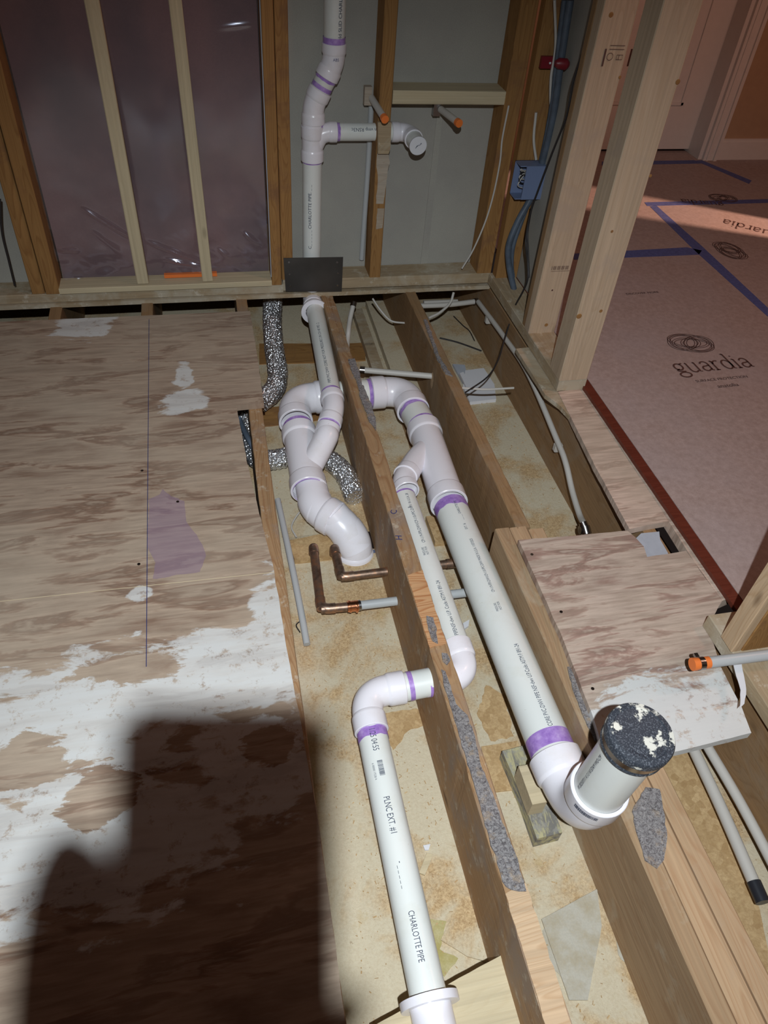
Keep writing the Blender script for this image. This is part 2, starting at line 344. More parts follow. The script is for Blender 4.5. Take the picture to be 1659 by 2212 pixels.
def catmull(P, n=12):
    P = [Vector(p) for p in P]; P = [P[0] * 2 - P[1]] + P + [P[-1] * 2 - P[-2]]; out = []
    for i in range(1, len(P) - 2):
        for k in range(n):
            t = k / n; a, b, c, d = P[i - 1:i + 3]
            out.append(0.5 * ((2 * b) + (c - a) * t + (2 * a - 5 * b + 4 * c - d) * t * t + (3 * b - a - 3 * c + d) * t ** 3))
    out.append(P[-2]); return out
def tube(name, P, r, mat, parent=None, smooth_path=True, seg=14, n=10):
    bm = bmesh.new(); pts = catmull(P, n) if smooth_path and len(P) > 2 else [Vector(p) for p in P]
    sweep(bm, pts, r, seg); return link(name, bm, mat, parent, True, origin=pts[0])
def fillet(a, c, b, R, n=14):
    """arc replacing corner c between a and b, tangent length R"""
    a, c, b = Vector(a), Vector(c), Vector(b); d1 = (a - c).normalized(); d2 = (b - c).normalized(); out = []
    for i in range(n + 1):
        t = i / n; p0 = c + d1 * R * (1 - t); p1 = c + d2 * R * t
        # rounded quadratic, close to a circle
        q = (c + d1 * R) * (1 - t) ** 2 + c * 2 * t * (1 - t) + (c + d2 * R) * t ** 2
        out.append(q)
    return out

# ------------------------------------------------------------ pipe fittings (all parts of one glued assembly)
def pipe(root, a, b, r, bands=(), name='pipe_length'):
    bm = bmesh.new(); sweep(bm, [a, b], r, 48); o = link(name, bm, M['pipe'], root, True, origin=Vector(a))
    ax = (Vector(b) - Vector(a)).normalized(); L = (Vector(b) - Vector(a)).length
    for s, wd in bands:
        s0 = Vector(a) + ax * (s if s >= 0 else L + s - wd)
        bm = bmesh.new(); ns = 48; l0 = []; l1 = []; u = ax.orthogonal().normalized(); v = ax.cross(u)
        rr = r + 0.0007
        for k in range(ns):
            an = 2 * math.pi * k / ns; d = u * math.cos(an) + v * math.sin(an); jit = noise.noise(Vector((math.cos(an) * 2, math.sin(an) * 2, s * 40 + a[0] * 9))) * wd * .28
            g0 = s0 + (ax * max(0, jit) if s >= 0 and s > .005 else Vector((0, 0, 0))); l0.append(bm.verts.new(g0 + d * rr)); l1.append(bm.verts.new(s0 + ax * (wd + (jit if s >= 0 else 0)) + d * rr))
        for k in range(ns): bm.faces.new((l0[k], l0[(k + 1) % ns], l1[(k + 1) % ns], l1[k]))
        link('primer_band', bm, M['primer'], o, True, origin=s0)
    return o
def hub_into(bm, p, d, r, L, R=None, step=0.0):
    """socket: starts at p, opens at p + d*L ; lip faces outward"""
    p = Vector(p); d = Vector(d).normalized(); R = R or r * 1.16; u = d.orthogonal().normalized(); v = d.cross(u); seg = 48
    prof = [(r * 1.03, -0.006), (R * .985, 0.0), (R, 0.004), (R, L - 0.0012), (R - 0.0012, L), (r + 0.0006, L), (r + 0.0006, L - 0.006)]
    rings = []
    for rad, z in prof: rings.append([bm.verts.new(p + d * z + (u * math.cos(2 * math.pi * k / seg) + v * math.sin(2 * math.pi * k / seg)) * rad) for k in range(seg)])
    for i in range(len(rings) - 1):
        for k in range(seg): bm.faces.new((rings[i][k], rings[i][(k + 1) % seg], rings[i + 1][(k + 1) % seg], rings[i + 1][k]))
def elbow(root, a, c, b, r, R, hl=None, hubs=(1, 1), name='elbow_fitting', street=False):
    """bend at corner c; a, b give directions; R tangent length; sockets of length hl beyond the bend"""
    a, c, b = Vector(a), Vector(c), Vector(b); hl = hl or r * .95; bm = bmesh.new(); rb = r * 1.06
    d1 = (a - c).normalized(); d2 = (b - c).normalized(); fp = fillet(a, c, b, R, 18)
    if not hubs[0]: sweep(bm, [fp[0] + d1 * .055, fp[0]], r * 1.0, 48)
    if not hubs[1]: sweep(bm, [fp[-1], fp[-1] + d2 * .045], r * 1.0, 48)
    sweep(bm, fp, rb, 48)
    if hubs[0]: hub_into(bm, c + d1 * R, d1, r, hl)
    if hubs[1]: hub_into(bm, c + d2 * R, d2, r, hl)
    return link(name, bm, M['pvc'], root, True, origin=c)
def ring(parent, p, d, r, wd, name='primer_band', mat='primer', rr=0.0007):
    p = Vector(p); d = Vector(d).normalized(); bm = bmesh.new(); sweep(bm, [p, p + d * wd], r + rr, 48, cap=False); return link(name, bm, M[mat], parent, True, origin=p)
def text_mesh(s, size, font_shear=0.0):
    cu = bpy.data.curves.new('t', 'FONT'); cu.body = s; cu.size = size; cu.shear = font_shear; cu.resolution_u = 3
    ob = bpy.data.objects.new('t', cu); COL.objects.link(ob); dg = bpy.context.evaluated_depsgraph_get(); dg.update()
    me = bpy.data.meshes.new_from_object(ob.evaluated_get(dg)); bpy.data.objects.remove(ob); bpy.data.curves.remove(cu); return me
def pipe_print(parent, s, p, ax, nrm, r, size, squash=1.0, mat='ink', name='printed_lettering', bars=None):
    """lettering wrapped on a pipe: p on the axis where it starts, ax reading direction, nrm outward"""
    p = Vector(p); ax = Vector(ax).normalized(); nrm = Vector(nrm); nrm = (nrm - ax * nrm.dot(ax)).normalized(); u = nrm.cross(ax)
    bm = bmesh.new()
    if s:
        me = text_mesh(s, size); bm.from_mesh(me); bpy.data.meshes.remove(me); bmesh.ops.subdivide_edges(bm, edges=[e for e in bm.edges if e.calc_length() > size * .4], cuts=1)
    if bars:
        x = 0.0
        for k in range(bars[0]):
            wd = size * random.choice((.07, .12, .2)); q = [bm.verts.new((x, 0, 0)), bm.verts.new((x + wd, 0, 0)), bm.verts.new((x + wd, size, 0)), bm.verts.new((x, size, 0))]; bm.faces.new(q); x += wd + size * random.choice((.08, .14))
        bmesh.ops.subdivide_edges(bm, edges=list(bm.edges), cuts=1)
    for v in bm.verts:
        th = (v.co.y - size * .35) / r; v.co = p + ax * (v.co.x * squash) + (nrm * math.cos(th) + u * math.sin(th)) * (r + 0.0009)
    return link(name, bm, M[mat], parent, origin=p)
def flat_print(parent, s, p, right, up, size, mat, name='printed_lettering', label=None, sx=1.0, off=0.0006, strokes=None, sw=0.002):
    p = Vector(p); right = Vector(right).normalized(); up = Vector(up).normalized(); n = right.cross(up).normalized(); bm = bmesh.new()
    if s:
        me = text_mesh(s, size); bm.from_mesh(me); bpy.data.meshes.remove(me)
    for st in (strokes or []):
        closed = st[0] == 'c'; pts = st[1:] if closed else st; m = len(pts); prev = None; first = None
        for i in range(m):
            a = Vector(pts[(i - 1) % m] if closed or i else pts[0]); b = Vector(pts[(i + 1) % m] if closed or i < m - 1 else pts[-1]); t = (b - a).normalized(); q = Vector((-t.y, t.x)) * sw / 2
            c = Vector(pts[i]); pr = (bm.verts.new((c.x + q.x, c.y + q.y, 0)), bm.verts.new((c.x - q.x, c.y - q.y, 0)))
            if prev: bm.faces.new((prev[0], prev[1], pr[1], pr[0]))
            else: first = pr
            prev = pr
        if closed: bm.faces.new((prev[0], prev[1], first[1], first[0]))
    for v in bm.verts: v.co = p + right * (v.co.x * sx) + up * v.co.y + n * off
    o = link(name, bm, M[mat], parent, origin=p)
    if label: o['label'] = label
    return o
def attach(child, parent):
    child.parent = parent; child.matrix_parent_inverse = parent.matrix_basis.inverted(); return child
def struct(o, label=None):
    o['kind'] = 'structure'
    if label: o['label'] = label
    return o
ZF = -0.235                                    # top of the ceiling board between the joists
# ------------------------------------------------------------ setting
struct(slab('floor', [(-1.4, -0.4), (-1.4, 2.95), (1.2, 2.95), (1.2, -0.4), (.41, -0.4), (.41, 1.352), (.405, 1.352), (.405, 1.43), (.13, 1.43), (.13, 1.352), (.405, 1.3519), (.409, -0.4)], ZF - .012, ZF, M['cavity']), 'dusty cream ceiling board seen from above between the joists')
struct(boxo('floor', (.05, 1.30, ZF - .26), (.45, 1.50, ZF - .25), M['dark']), 'sheet painted dark as shade below the cut opening in the cavity board')
struct(slab('floor', [(1.079, 3.62), (1.079, .35), (3.9, .35), (3.9, 3.62)], .012, .030, M['guard'], amp=0.0), 'hallway floor under brown protection board')
struct(boxo('wall_back', (.27, 2.431, .0), (.975, 2.445, 1.35), M['wallback']), 'grey drywall behind the back wall studs')
struct(boxo('wall_back', (-1.4, 2.431, .0), (-.555, 2.445, 1.35), M['wallback']), 'grey drywall behind the far left studs')
struct(boxo('wall_back', (-.47, 2.425, .02), (.195, 2.44, 1.35), M['insul']), 'pink insulation batt behind plastic sheeting')
struct(boxo('wall_back', (-1.4, 2.90, ZF), (1.2, 2.92, .0), M['dark']), 'cavity end under the back wall, painted dark as shade')
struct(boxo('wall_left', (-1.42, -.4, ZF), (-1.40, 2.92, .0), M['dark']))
struct(boxo('wall_right', (1.058, 1.975, .056), (1.071, 2.431, 1.35), M['wallback']), 'grey drywall behind the side wall studs')
struct(boxo('wall_right', (2.50, 3.5, .03), (3.9, 3.60, 1.9), M['wallpaint']), 'tan hallway wall')
struct(boxo('wall_right', (1.2, 3.5, .03), (1.78, 3.62, 1.9), M['wallpaint']), 'tan hallway wall left of the door')
struct(boxo('wall_beam_slit', (3.18, -.6, .03), (3.24, 2.150, 2.3), M['wallpaint']), 'unseen wall piece added to cut the lamp beam to a stripe')  # two unseen wall pieces added; the gap between narrows the beam to a stripe
struct(boxo('wall_beam_slit', (3.18, 2.325, .03), (3.24, 3.5, 2.3), M['wallpaint']), 'unseen wall piece added to cut the lamp beam to a stripe')
bm = bmesh.new()
def addbox(bm, lo, hi):
    r = bmesh.ops.create_cube(bm, size=1)
    for v in r['verts']: v.co = Vector([lo[i] + (v.co[i] + .5) * (hi[i] - lo[i]) for i in range(3)])
# hallway door with recessed panel, jamb and casing
addbox(bm, (1.78, 3.60, .045), (2.46, 3.635, 1.95)); d = struct(link('door_1', bm, M['door'], origin=(2.12, 3.6, .045)), 'white panel door at the end of the hallway')
bm = bmesh.new()
for lo, hi in (((1.90, 3.592, .25), (2.34, 3.60, .262)), ((2.328, 3.592, .25), (2.34, 3.60, 1.0)), ((1.90, 3.592, .25), (1.912, 3.60, 1.0)), ((1.90, 3.592, .99), (2.34, 3.60, 1.0))): addbox(bm, lo, hi)
attach(link('panel_moulding', bm, M['door']), d)
struct(boxo('trim_1', (2.455, 3.495, .03), (2.475, 3.64, 1.95), M['door']), 'door jamb')
bm = bmesh.new(); addbox(bm, (2.475, 3.478, .03), (2.545, 3.5, 1.95)); addbox(bm, (2.528, 3.468, .03), (2.545, 3.48, 1.95)); addbox(bm, (2.49, 3.473, .03), (2.50, 3.48, 1.95))
struct(link('trim_2', bm, M['door']), 'white door casing')
bm = bmesh.new(); addbox(bm, (2.545, 3.485, .03), (3.9, 3.5, .115)); addbox(bm, (2.545, 3.488, .115), (3.9, 3.5, .128))
struct(link('baseboard_right', bm, M['door']), 'white hallway baseboard')
struct(boxo('floor', (1.3, 3.62, .0), (3.0, 4.2, .012), M['hard']), 'dark floor beyond the door')

# subfloor pieces --------------------------------------------------
BL = [Z(545, 1500, 0).to_tuple()[:2]]
m_ply = plywood('worn_subfloor_plywood',
    [(*Z(430, 1470, .018)[:2], .30, .10), (*Z(130, 1600, .018)[:2], .20, .17), (*Z(600, 1330, .018)[:2], .055, .12), (*Z(300, 1285, .018)[:2], .022, .022), (*Z(395, 865, .018)[:2], .062, .055),
     (*Z(398, 815, .018)[:2], .024, .07), (*Z(180, 700, .018)[:2], .08, .09), (*Z(150, 1800, .018)[:2], .17, .12), (*Z(560, 1640, .018)[:2], .12, .10), (*Z(300, 1800, .018)[:2], .14, .12), (*Z(410, 1205, .018)[:2], .012, .018)],
    [(*Z(50, 1650, .018)[:2], .07, .05), (*Z(300, 1440, .018)[:2], .11, .035), (*Z(220, 1720, .018)[:2], .06, .05), (*Z(590, 1610, .018)[:2], .05, .04)],
    )
m_purple = plywood('purple_stained_plywood', [], [], purple=True)
pl = [(-1.30, -.30)] + [(-1.30, 2.24)] + zs([(0, 695), (540, 672), (556, 770), (570, 870), (510, 876), (536, 1007), (560, 1110), (591, 1226), (618, 1395), (634, 1480), (650, 1560), (687, 1776), (715, 1973), (742, 2180)], .018) + [(.085, -.30)]
tag(slab('plywood_sheet', pl, 0, .018, m_ply, amp=.0016, seed=2), 'large worn plywood panel covering the left side, with purple stain', 'plywood')
o = slab('primer_stain', zs([(322, 1078), (345, 1068), (352, 1056), (370, 1072), (398, 1082), (402, 1125), (420, 1150), (438, 1178), (445, 1200), (432, 1235), (330, 1250), (336, 1215), (318, 1180)], .0183), .0178, .0183, m_purple, amp=.003, step=.008, seed=4); o['label'] = 'purple primer stain'; attach(o, bpy.data.objects['plywood_sheet'])
m_ply2 = plywood('small_subfloor_plywood', [(*Z(1450, 1560, .018)[:2], .20, .095), (*Z(1550, 1590, .018)[:2], .07, .05), (*Z(1330, 1560, .018)[:2], .05, .06), (*Z(1480, 1610, .018)[:2], .20, .07)], [], grain=1.0,
    base=((0.50, 0.40, 0.325), (0.38, 0.25, 0.20)))
pr = zs([(1120, 1166), (1230, 1158), (1355, 1146), (1372, 1160), (1391, 1181), (1398, 1203), (1440, 1197), (1482, 1190), (1510, 1228), (1560, 1296), (1530, 1352), (1556, 1438), (1602, 1527), (1623, 1583), (1467, 1622), (1310, 1648), (1285, 1560), (1218, 1385)], .018)
tag(slab('plywood_sheet', pr, 0, .018, m_ply2, amp=.0012, seed=5), 'small plywood piece with white paint behind the capped riser', 'plywood')
wallstrip = plywood('pink_subfloor_strip', [], [], base=((0.60, 0.46, 0.37), (0.52, 0.37, 0.29)))
tag(slab('subfloor_strip', zs([(1205, 846), (1268, 838), (1345, 975), (1445, 1126), (1400, 1134), (1360, 1143), (1290, 1015), (1235, 905)], .018), 0, .018, wallstrip, amp=.001, seed=8), 'long pinkish subfloor strip between the joist and the hallway floor', 'plywood')
tag(slab('subfloor_strip', zs([(1115, 752), (1148, 748), (1202, 838), (1233, 900), (1210, 875), (1178, 851)], .018), .002, .016, M['dusty'], amp=.001, seed=9), 'short pale board edge left of the side wall plate', 'board')
tag(slab('subfloor_strip', zs([(1270, 834), (1287, 850), (1340, 940), (1400, 1030), (1470, 1125), (1528, 1212), (1583, 1288), (1560, 1298), (1510, 1230), (1446, 1128), (1346, 975)], .018), -.01, .018, wallstrip, amp=.0008, seed=11), 'narrow pale subfloor edge beside the red hardwood', 'plywood')
tag(slab('hardwood_strip', [(1.050, 1.70), (1.078, 1.70), (1.078, .60), (1.050, .60)], .0185, .0295, M['hard'], amp=.0006, seed=12), 'dark red hardwood edge beside the brown protection board', 'flooring')
struct(boxo('wall_right', (1.012, -.4, ZF), (1.05, 2.9, -.16), M['dark']), 'rim under the side wall, painted dark as shade')
tag(slab('drywall_scrap', zs([(1370, 1166), (1385, 1152), (1424, 1148), (1426, 1165), (1442, 1193), (1446, 1206), (1394, 1209), (1384, 1180)], .004), .0, .004, M['gyp_grey'], amp=.001), 'grey drywall piece inside the small square hole', 'drywall')
# joists -----------------------------------------------------------
def joist(x0, x1, y0, y1, mat, label, group=None, top=0.0, ragged=0.0, seed=0, name='floor_joist', bot=ZF):
    o = beam(name, ((x0 + x1) / 2, y0, (top + bot) / 2), ((x0 + x1) / 2, y1, (top + bot) / 2), x1 - x0, top - bot, mat, ragged=ragged, seed=seed, wob=.0012)
    return tag(o, label, 'joist', group)
JA = joist(.363, .404, -.3, 2.88, M['oldtop'], 'middle floor joist with the marker letters C and H on its worn top', ragged=.0035, seed=3)
JB = joist(.664, .700, 1.155, 2.88, M['old'], 'floor joist under the back wall right of the middle one, with scarred top', ragged=.0025, seed=6, top=-.001)
joist(.610, .646, -.3, 1.160, M['sis'], 'new sister board nearest the thick drain pipe', seed=9, name='sister_joist')
SB2 = joist(.648, .690, -.3, 1.160, M['sis2'], 'middle board of the three sistered joists', seed=13, name='sister_joist', top=-.002)
joist(.694, .732, -.3, 1.150, M['sis2'], 'rightmost board of the three sistered joists', seed=17, name='sister_joist', top=-.004)
JC = tag(beam('floor_joist', (.056, -.3, -.118), (.100, 2.88, -.118), .038, .234, M['oldtop'], ragged=.0022, seed=21, wob=.0012), 'floor joist along the right edge of the big plywood panel', 'joist')
joist(-.233, -.196, 1.2, 2.88, M['old'], 'floor joist stub showing between plywood and back wall, middle one', seed=25, top=-.001)
joist(-.515, -.479, 1.2, 2.88, M['old'], 'floor joist stub showing between plywood and back wall, leftmost one', seed=27, top=-.001)
joist(.975, 1.010, -.3, 2.88, M['old'], 'floor joist under the side wall carrying the long clipped water pipe', seed=31, top=-.0005)
# residue on the joist tops
def residue(px, label, parent, seed):
    o = slab('adhesive_residue', zs(px, .003), -.004, .0035, M['pitted'], amp=.003, step=.008, seed=seed); o['label'] = label; attach(o, parent)
residue([(921, 1330), (936, 1334), (944, 1360), (946, 1390), (934, 1384), (925, 1358)], 'grey pitted mortar residue', JA, 1)
residue([(954, 1410), (966, 1412), (973, 1426), (966, 1436), (957, 1428)], 'small grey mortar residue', JA, 2)
residue([(953, 1446), (962, 1450), (975, 1490), (985, 1520), (1010, 1545), (1026, 1590), (1036, 1640), (1050, 1680), (1064, 1712), (1085, 1777), (1101, 1813), (1121, 1867), (1137, 1925), (1106, 1922), (1085, 1903), (1079, 1878), (1058, 1813), (1043, 1762), (1026, 1700), (1008, 1640), (990, 1580), (975, 1530), (962, 1490)], 'grey pitted mortar residue', JA, 3)
residue([(752, 776), (766, 774), (776, 800), (782, 830), (772, 828), (760, 802)], 'grey glue scar', JA, 4)
residue([(772, 830), (785, 832), (800, 868), (812, 905), (812, 930), (796, 905), (782, 868)], 'grey glue scar', JA, 6)
residue([(915, 690), (922, 690), (950, 770), (968, 800), (978, 812), (962, 806), (942, 768)], 'dark glue streak', JB, 7)
residue([(1366, 1752), (1395, 1700), (1425, 1705), (1436, 1760), (1441, 1812), (1434, 1858), (1420, 1876), (1394, 1858), (1378, 1805)], 'grey pitted mortar residue', SB2, 9)
residue([(1226, 1440), (1240, 1440), (1262, 1500), (1290, 1560), (1300, 1600), (1285, 1600), (1262, 1550), (1238, 1490)], 'grey mortar residue', SB2, 10)
def jatop(y0, y1, mat, label, seed):
    bm = bmesh.new(); a = [(-.019, y0), (.019, y0 + .006), (.019, y1), (-.019, y1 - .01)]
    o = slab('cleaned_wood_patch', [(.3835 + x, y) for x, y in a], -.002, .0012, M[mat], amp=.003, step=.012, seed=seed); o['label'] = label; attach(o, JA)
jatop(.02, Z(1120, 1925)[1] + .01, 'pine', 'cleaned pale wood on the joist top', 3)
jatop(Z(930, 1400)[1], Z(890, 1235)[1], 'orange', 'scraped orange wood on the joist top', 5)
for nm, px, s in (('C', (856, 1112), .022), ('H', (869, 1168), .022)):
    q = Z(px[0], px[1], .002); attach(flat_print(None, nm, q, (.35, 1, 0) if nm == 'C' else (.1, 1, 0), (-1, .2, 0), s, 'bluepen', 'marker_letter', 'blue marker letter ' + nm, off=.002), JA)
# blocks, strapping and boards on the cavity board
def lay(name, px, z0, z1, mat, label, cat, amp=.001, seed=0, group=None):
    return tag(slab(name, zs(px, z1), z0, z1, mat, amp=amp, seed=seed), label, cat, group)
lay('strapping_board', [(560, 742), (690, 742), (700, 782), (560, 786)], ZF, ZF + .004, M['amber'], 'brown strapping board crossing under the foil duct', 'board')
lay('strapping_board', [(745, 742), (788, 740), (790, 778), (752, 780)], ZF, ZF + .004, M['amber'], 'short brown strapping board right of the middle joist', 'board')
lay('strapping_board', [(560, 882), (700, 868), (705, 905), (560, 922)], ZF, ZF + .004, M['amber'], 'brown strapping board behind the big white elbow', 'board')
lay('blocking', [(622, 1168), (728, 1146), (742, 1196), (636, 1207)], ZF - .01, ZF + .022, M['osb'], 'sawdust covered wood block behind the copper pipes', 'block')
lay('ledge_board', [(632, 1203), (812, 1187), (813, 1192), (634, 1209)], ZF, ZF + .004, M['blue_edge'], 'blue grey cut edge in front of the last elbow', 'board', amp=0)
lay('furring_board', [(790, 648), (838, 642), (905, 800), (960, 930), (880, 850), (845, 802)], ZF, ZF + .03, M['cavity'], 'wide dusty board on the cavity floor behind the right elbow', 'board')
lay('furring_board', [(762, 668), (782, 666), (830, 800), (842, 830), (815, 830)], ZF, ZF + .03, M['dusty'], 'narrow dusty board right of the middle joist near back wall', 'board')
lay('furring_board', [(860, 890), (882, 890), (935, 1040), (912, 1040)], ZF, ZF + .006, M['old'], 'brown strip left of the right wye fitting', 'board')
lay('furring_board', [(920, 1115), (975, 1112), (990, 1165), (940, 1170)], ZF, ZF + .02, M['osb'], 'short board under the pair of drain pipes', 'board')
lay('blocking', [(1040, 1612), (1118, 1600), (1150, 1700), (1060, 1712)], ZF, ZF + .004, M['osb'], 'tan board patch left of the mortar streaked support', 'board')
lay('mortar_board', [(1085, 1622), (1140, 1608), (1178, 1700), (1215, 1798), (1160, 1812), (1128, 1722)], ZF, ZF + .040, M['mortar'], 'yellow and grey streaked board under the toilet drain elbow', 'board')
lay('support_block', [(1120, 1655), (1148, 1650), (1182, 1732), (1150, 1738)], ZF + .041, ZF + .09, M['dry'], 'small pale wood block propping up the toilet drain elbow', 'block', amp=0)
lay('osb_board', [(1380, 1640), (1500, 1615), (1560, 1760), (1640, 1960), (1659, 2050), (1659, 2160), (1560, 2000), (1460, 1860)], ZF, ZF + .004, M['osb'], 'tan particle board between sistered joists and the side wall', 'board')
lay('blocking', [(800, 2220), (1102, 2052), (1150, 2260), (820, 2330)], ZF, -.135, M['dry'], 'blocking with blue paint smudges under the nearest pipe end', 'block')
lay('cardboard_piece', [(952, 2030), (975, 1985), (1035, 2005), (1062, 2080), (1010, 2066)], ZF, ZF + .004, M['cavity'], 'loose cream scrap between nearest pipe and middle joist', 'scrap')
lay('board_scrap', [(1170, 1985), (1290, 1920), (1300, 2000), (1270, 2160), (1230, 2160)], ZF, ZF + .004, M['smear'], 'dirty thin board lying between middle and sistered joists', 'scrap')
lay('wood_splinter', [(905, 1885), (922, 1842), (935, 1846), (918, 1890)], ZF, ZF + .006, M['dry'], 'splinter of wood beside the nearest drain pipe', 'splinter')
# white gypsum scraps
g = lay('drywall_scrap', [(1005, 800), (1045, 795), (1068, 830), (1072, 862), (1015, 868), (1000, 835)], ZF, ZF + .013, M['scrap'], 'large white drywall scrap under the loose wires', 'drywall', .001, 3)
lay('drywall_scrap', [(978, 786), (1004, 788), (1010, 815), (1000, 825)], ZF, ZF + .010, M['gyp_grey'], 'grey drywall scrap leaning beside the scarred joist', 'drywall', .001, 4)
lay('drywall_scrap', [(993, 806), (1001, 803), (1017, 832), (1008, 838)], ZF + .014, ZF + .022, M['scrap'], 'thin white sliver on top of the large drywall scrap', 'drywall', .0005, 5)
lay('drywall_scrap', [(1000, 1346), (1014, 1338), (1012, 1352), (1003, 1358)], ZF, ZF + .008, M['scrap'], 'tiny white chip right of the thinner drain run', 'drywall', .0005, 6)
lay('drywall_scrap', [(914, 1826), (930, 1823), (926, 1836), (918, 1836)], ZF, ZF + .004, M['scrap'], 'tiny white chip beside the nearest drain pipe', 'drywall', .0005, 6)
# ------------------------------------------------------------ back wall framing
YF = 2.34
tag(beam('sole_plate', (.235, 2.385, .037), (.972, 2.385, .037), .09, .038, M['dusty'], seed=1, wob=.001), 'sole plate of the back wall right of the drain stack', 'plate')
tag(beam('sole_plate', (-1.4, 2.39, .026), (.235, 2.39, .026), .094, .030, M['dusty'], seed=2, wob=.001), 'lower sole plate under the left part of the back wall', 'plate')
tag(slab('subfloor_edge', [(-1.4, 2.335), (.985, 2.335), (.985, 2.9), (-1.4, 2.9)], -.004, .010, M['dusty'], amp=.001, seed=14, step=.03), 'ragged subfloor edge under the back wall plates', 'plywood')
tag(beam('blocking_plate', (-.476, 2.372, .051), (.197, 2.372, .051), .075, .019, M['dry'], seed=3), 'pale wood plate in front of the plastic sheeting', 'plate')
tag(beam('furring_strip', (-.217, 2.352, .065), (-.230, 2.352, 1.3), .037, .022, M['dry'], up=(0, 1, 0), seed=4), 'pale vertical strip over the plastic, left one', 'strip', 'pale strips over the plastic sheeting')
tag(beam('furring_strip', (-.012, 2.352, .065), (-.024, 2.352, 1.3), .034, .022, M['dry'], up=(0, 1, 0), seed=5), 'pale vertical strip over the plastic, right one', 'strip', 'pale strips over the plastic sheeting')
def stud(x0, x1, mat, label, y0=YF, y1=2.429, z0=.056, z1=1.3, seed=0, name='wall_stud'):
    return tag(beam(name, ((x0 + x1) / 2, (y0 + y1) / 2, z0), ((x0 + x1) / 2, (y0 + y1) / 2, z1), x1 - x0, y1 - y0, mat, up=(0, 1, 0), seed=seed), label, 'stud')
stud(-.518, -.475, M['amber'], 'amber wall stud at the left edge of the plastic sheeting', z0=.042, seed=1)
stud(-.560, -.521, M['amber'], 'leftmost dark amber wall stud', y0=2.345, z0=.042, seed=2)
stud(.198, .231, M['amber'], 'amber stud at the right edge of the plastic sheeting', z0=.042, seed=3)
stud(.233, .270, M['amber'], 'darker amber stud just left of the drain stack', y0=2.348, z0=.056, seed=4)
SC = stud(.532, .570, M['amber'], 'centre amber stud with scraped paper, behind the orange capped stub', seed=5)
stud(.921, .974, M['amber'], 'corner stud of the back wall holding the thin white cable', seed=6)
tag(beam('wall_blocking', (.572, 2.386, .6185), (.943, 2.386, .6185), .088, .037, M['dry'], seed=7), 'pale horizontal block between centre stud and corner stud', 'block')
# scraped paper on the centre stud, and the metal stub-out strap beside it
def wallpatch(name, px, y, th, mat, amp=.002, seed=0):
    pts = [Y(a, b, y) for a, b in px]; o = slab(name, [(p.x, p.z) for p in pts], -th, 0, mat, amp=amp, step=.012, seed=seed)
    for v in o.data.vertices: v.co = (v.co.x, y + v.co.z, v.co.y)
    return o
attach(wallpatch('torn_paper', [(815, 322), (838, 322), (842, 350), (838, 365), (834, 400), (828, 440), (812, 440), (816, 390), (813, 350)], YF, .0015, M['grey']), SC)
attach(wallpatch('torn_paper', [(815, 450), (830, 450), (826, 492), (812, 495)], YF, .0015, M['grey'], seed=3), SC)
tag(wallpatch('stub_out_strap', [(815, 262), (844, 262), (842, 318), (838, 330), (815, 330)], 2.328, .010, M['dusty'], amp=0), 'dull wooden strap in front of the horizontal drain branch', 'strap')
# sheet of plastic with folds
bm = bmesh.new(); nx, nz = 210, 330; vs = []
creases = [(Y(a, b, 2.39), Y(c, d, 2.39), A) for a, b, c, d, A in ((178, 452, 287, 516, .0085), (315, 520, 432, 566, .0080), (352, 560, 432, 575, .0070), (128, 541, 172, 541, .0060), (525, 503, 562, 530, .0085), (470, 62, 548, 52, .0020), (200, 500, 262, 548, .0050), (470, 540, 500, 560, .0050))]
def crease(x, z):
    r = 0.0
    for a, b, A in creases:
        dx, dz = b.x - a.x, b.z - a.z; L2 = dx * dx + dz * dz; t = ((x - a.x) * dx + (z - a.z) * dz) / L2
        if -.1 < t < 1.1:
            t = min(1, max(0, t)); d = math.hypot(x - a.x - dx * t, z - a.z - dz * t)
            if d < .03: r += A * math.exp(-(d / .0065) ** 2) * math.sin(math.pi * min(1, max(0, t * .9 + .05)))
    return r
for j in range(nz + 1):
    for i in range(nx + 1):
        x = -.472 + .668 * i / nx; z = .066 + 1.1 * j / nz; e = math.exp(-(z - .066) * 9)
        yy = 2.392 + .012 * noise.noise(Vector((x * 4, z * 2.2, 3))) + e * .014 * noise.noise(Vector((x * 11 + z * 8, z * 16 - x * 7, 7))) + .0022 * abs(noise.noise(Vector((x * 30 + z * 22, z * 34, 1)))) * e
        vs.append(bm.verts.new((x, yy - crease(x, z), z)))
for j in range(nz):
    for i in range(nx): bm.faces.new((vs[j * (nx + 1) + i], vs[j * (nx + 1) + i + 1], vs[(j + 1) * (nx + 1) + i + 1], vs[(j + 1) * (nx + 1) + i]))
mp, nt, b = new_mat('clear_poly_sheet'); tr = nt.nodes.new('ShaderNodeBsdfTransparent'); gl = nt.nodes.new('ShaderNodeBsdfGlossy'); gl.inputs['Roughness'].default_value = .16; gl.inputs['Color'].default_value = (.8, .85, 1, 1)
ms = nt.nodes.new('ShaderNodeMixShader'); ms.inputs[0].default_value = .12; nt.links.new(tr.outputs[0], ms.inputs[1]); nt.links.new(gl.outputs[0], ms.inputs[2]); nt.links.new(ms.outputs[0], nt.nodes['Material Output'].inputs[0])
tag(link('plastic_sheet', bm, mp, None, True), 'clear plastic vapour sheet with creases over pink insulation', 'plastic sheet')
tag(tube('frayed_edge', [(.197, 2.345, z) for z in (.07, .2, .35, .5, .7, .9, 1.1)], .002, M['gyp_grey']), 'ragged grey edge of tape beside the plastic sheeting', 'tape')
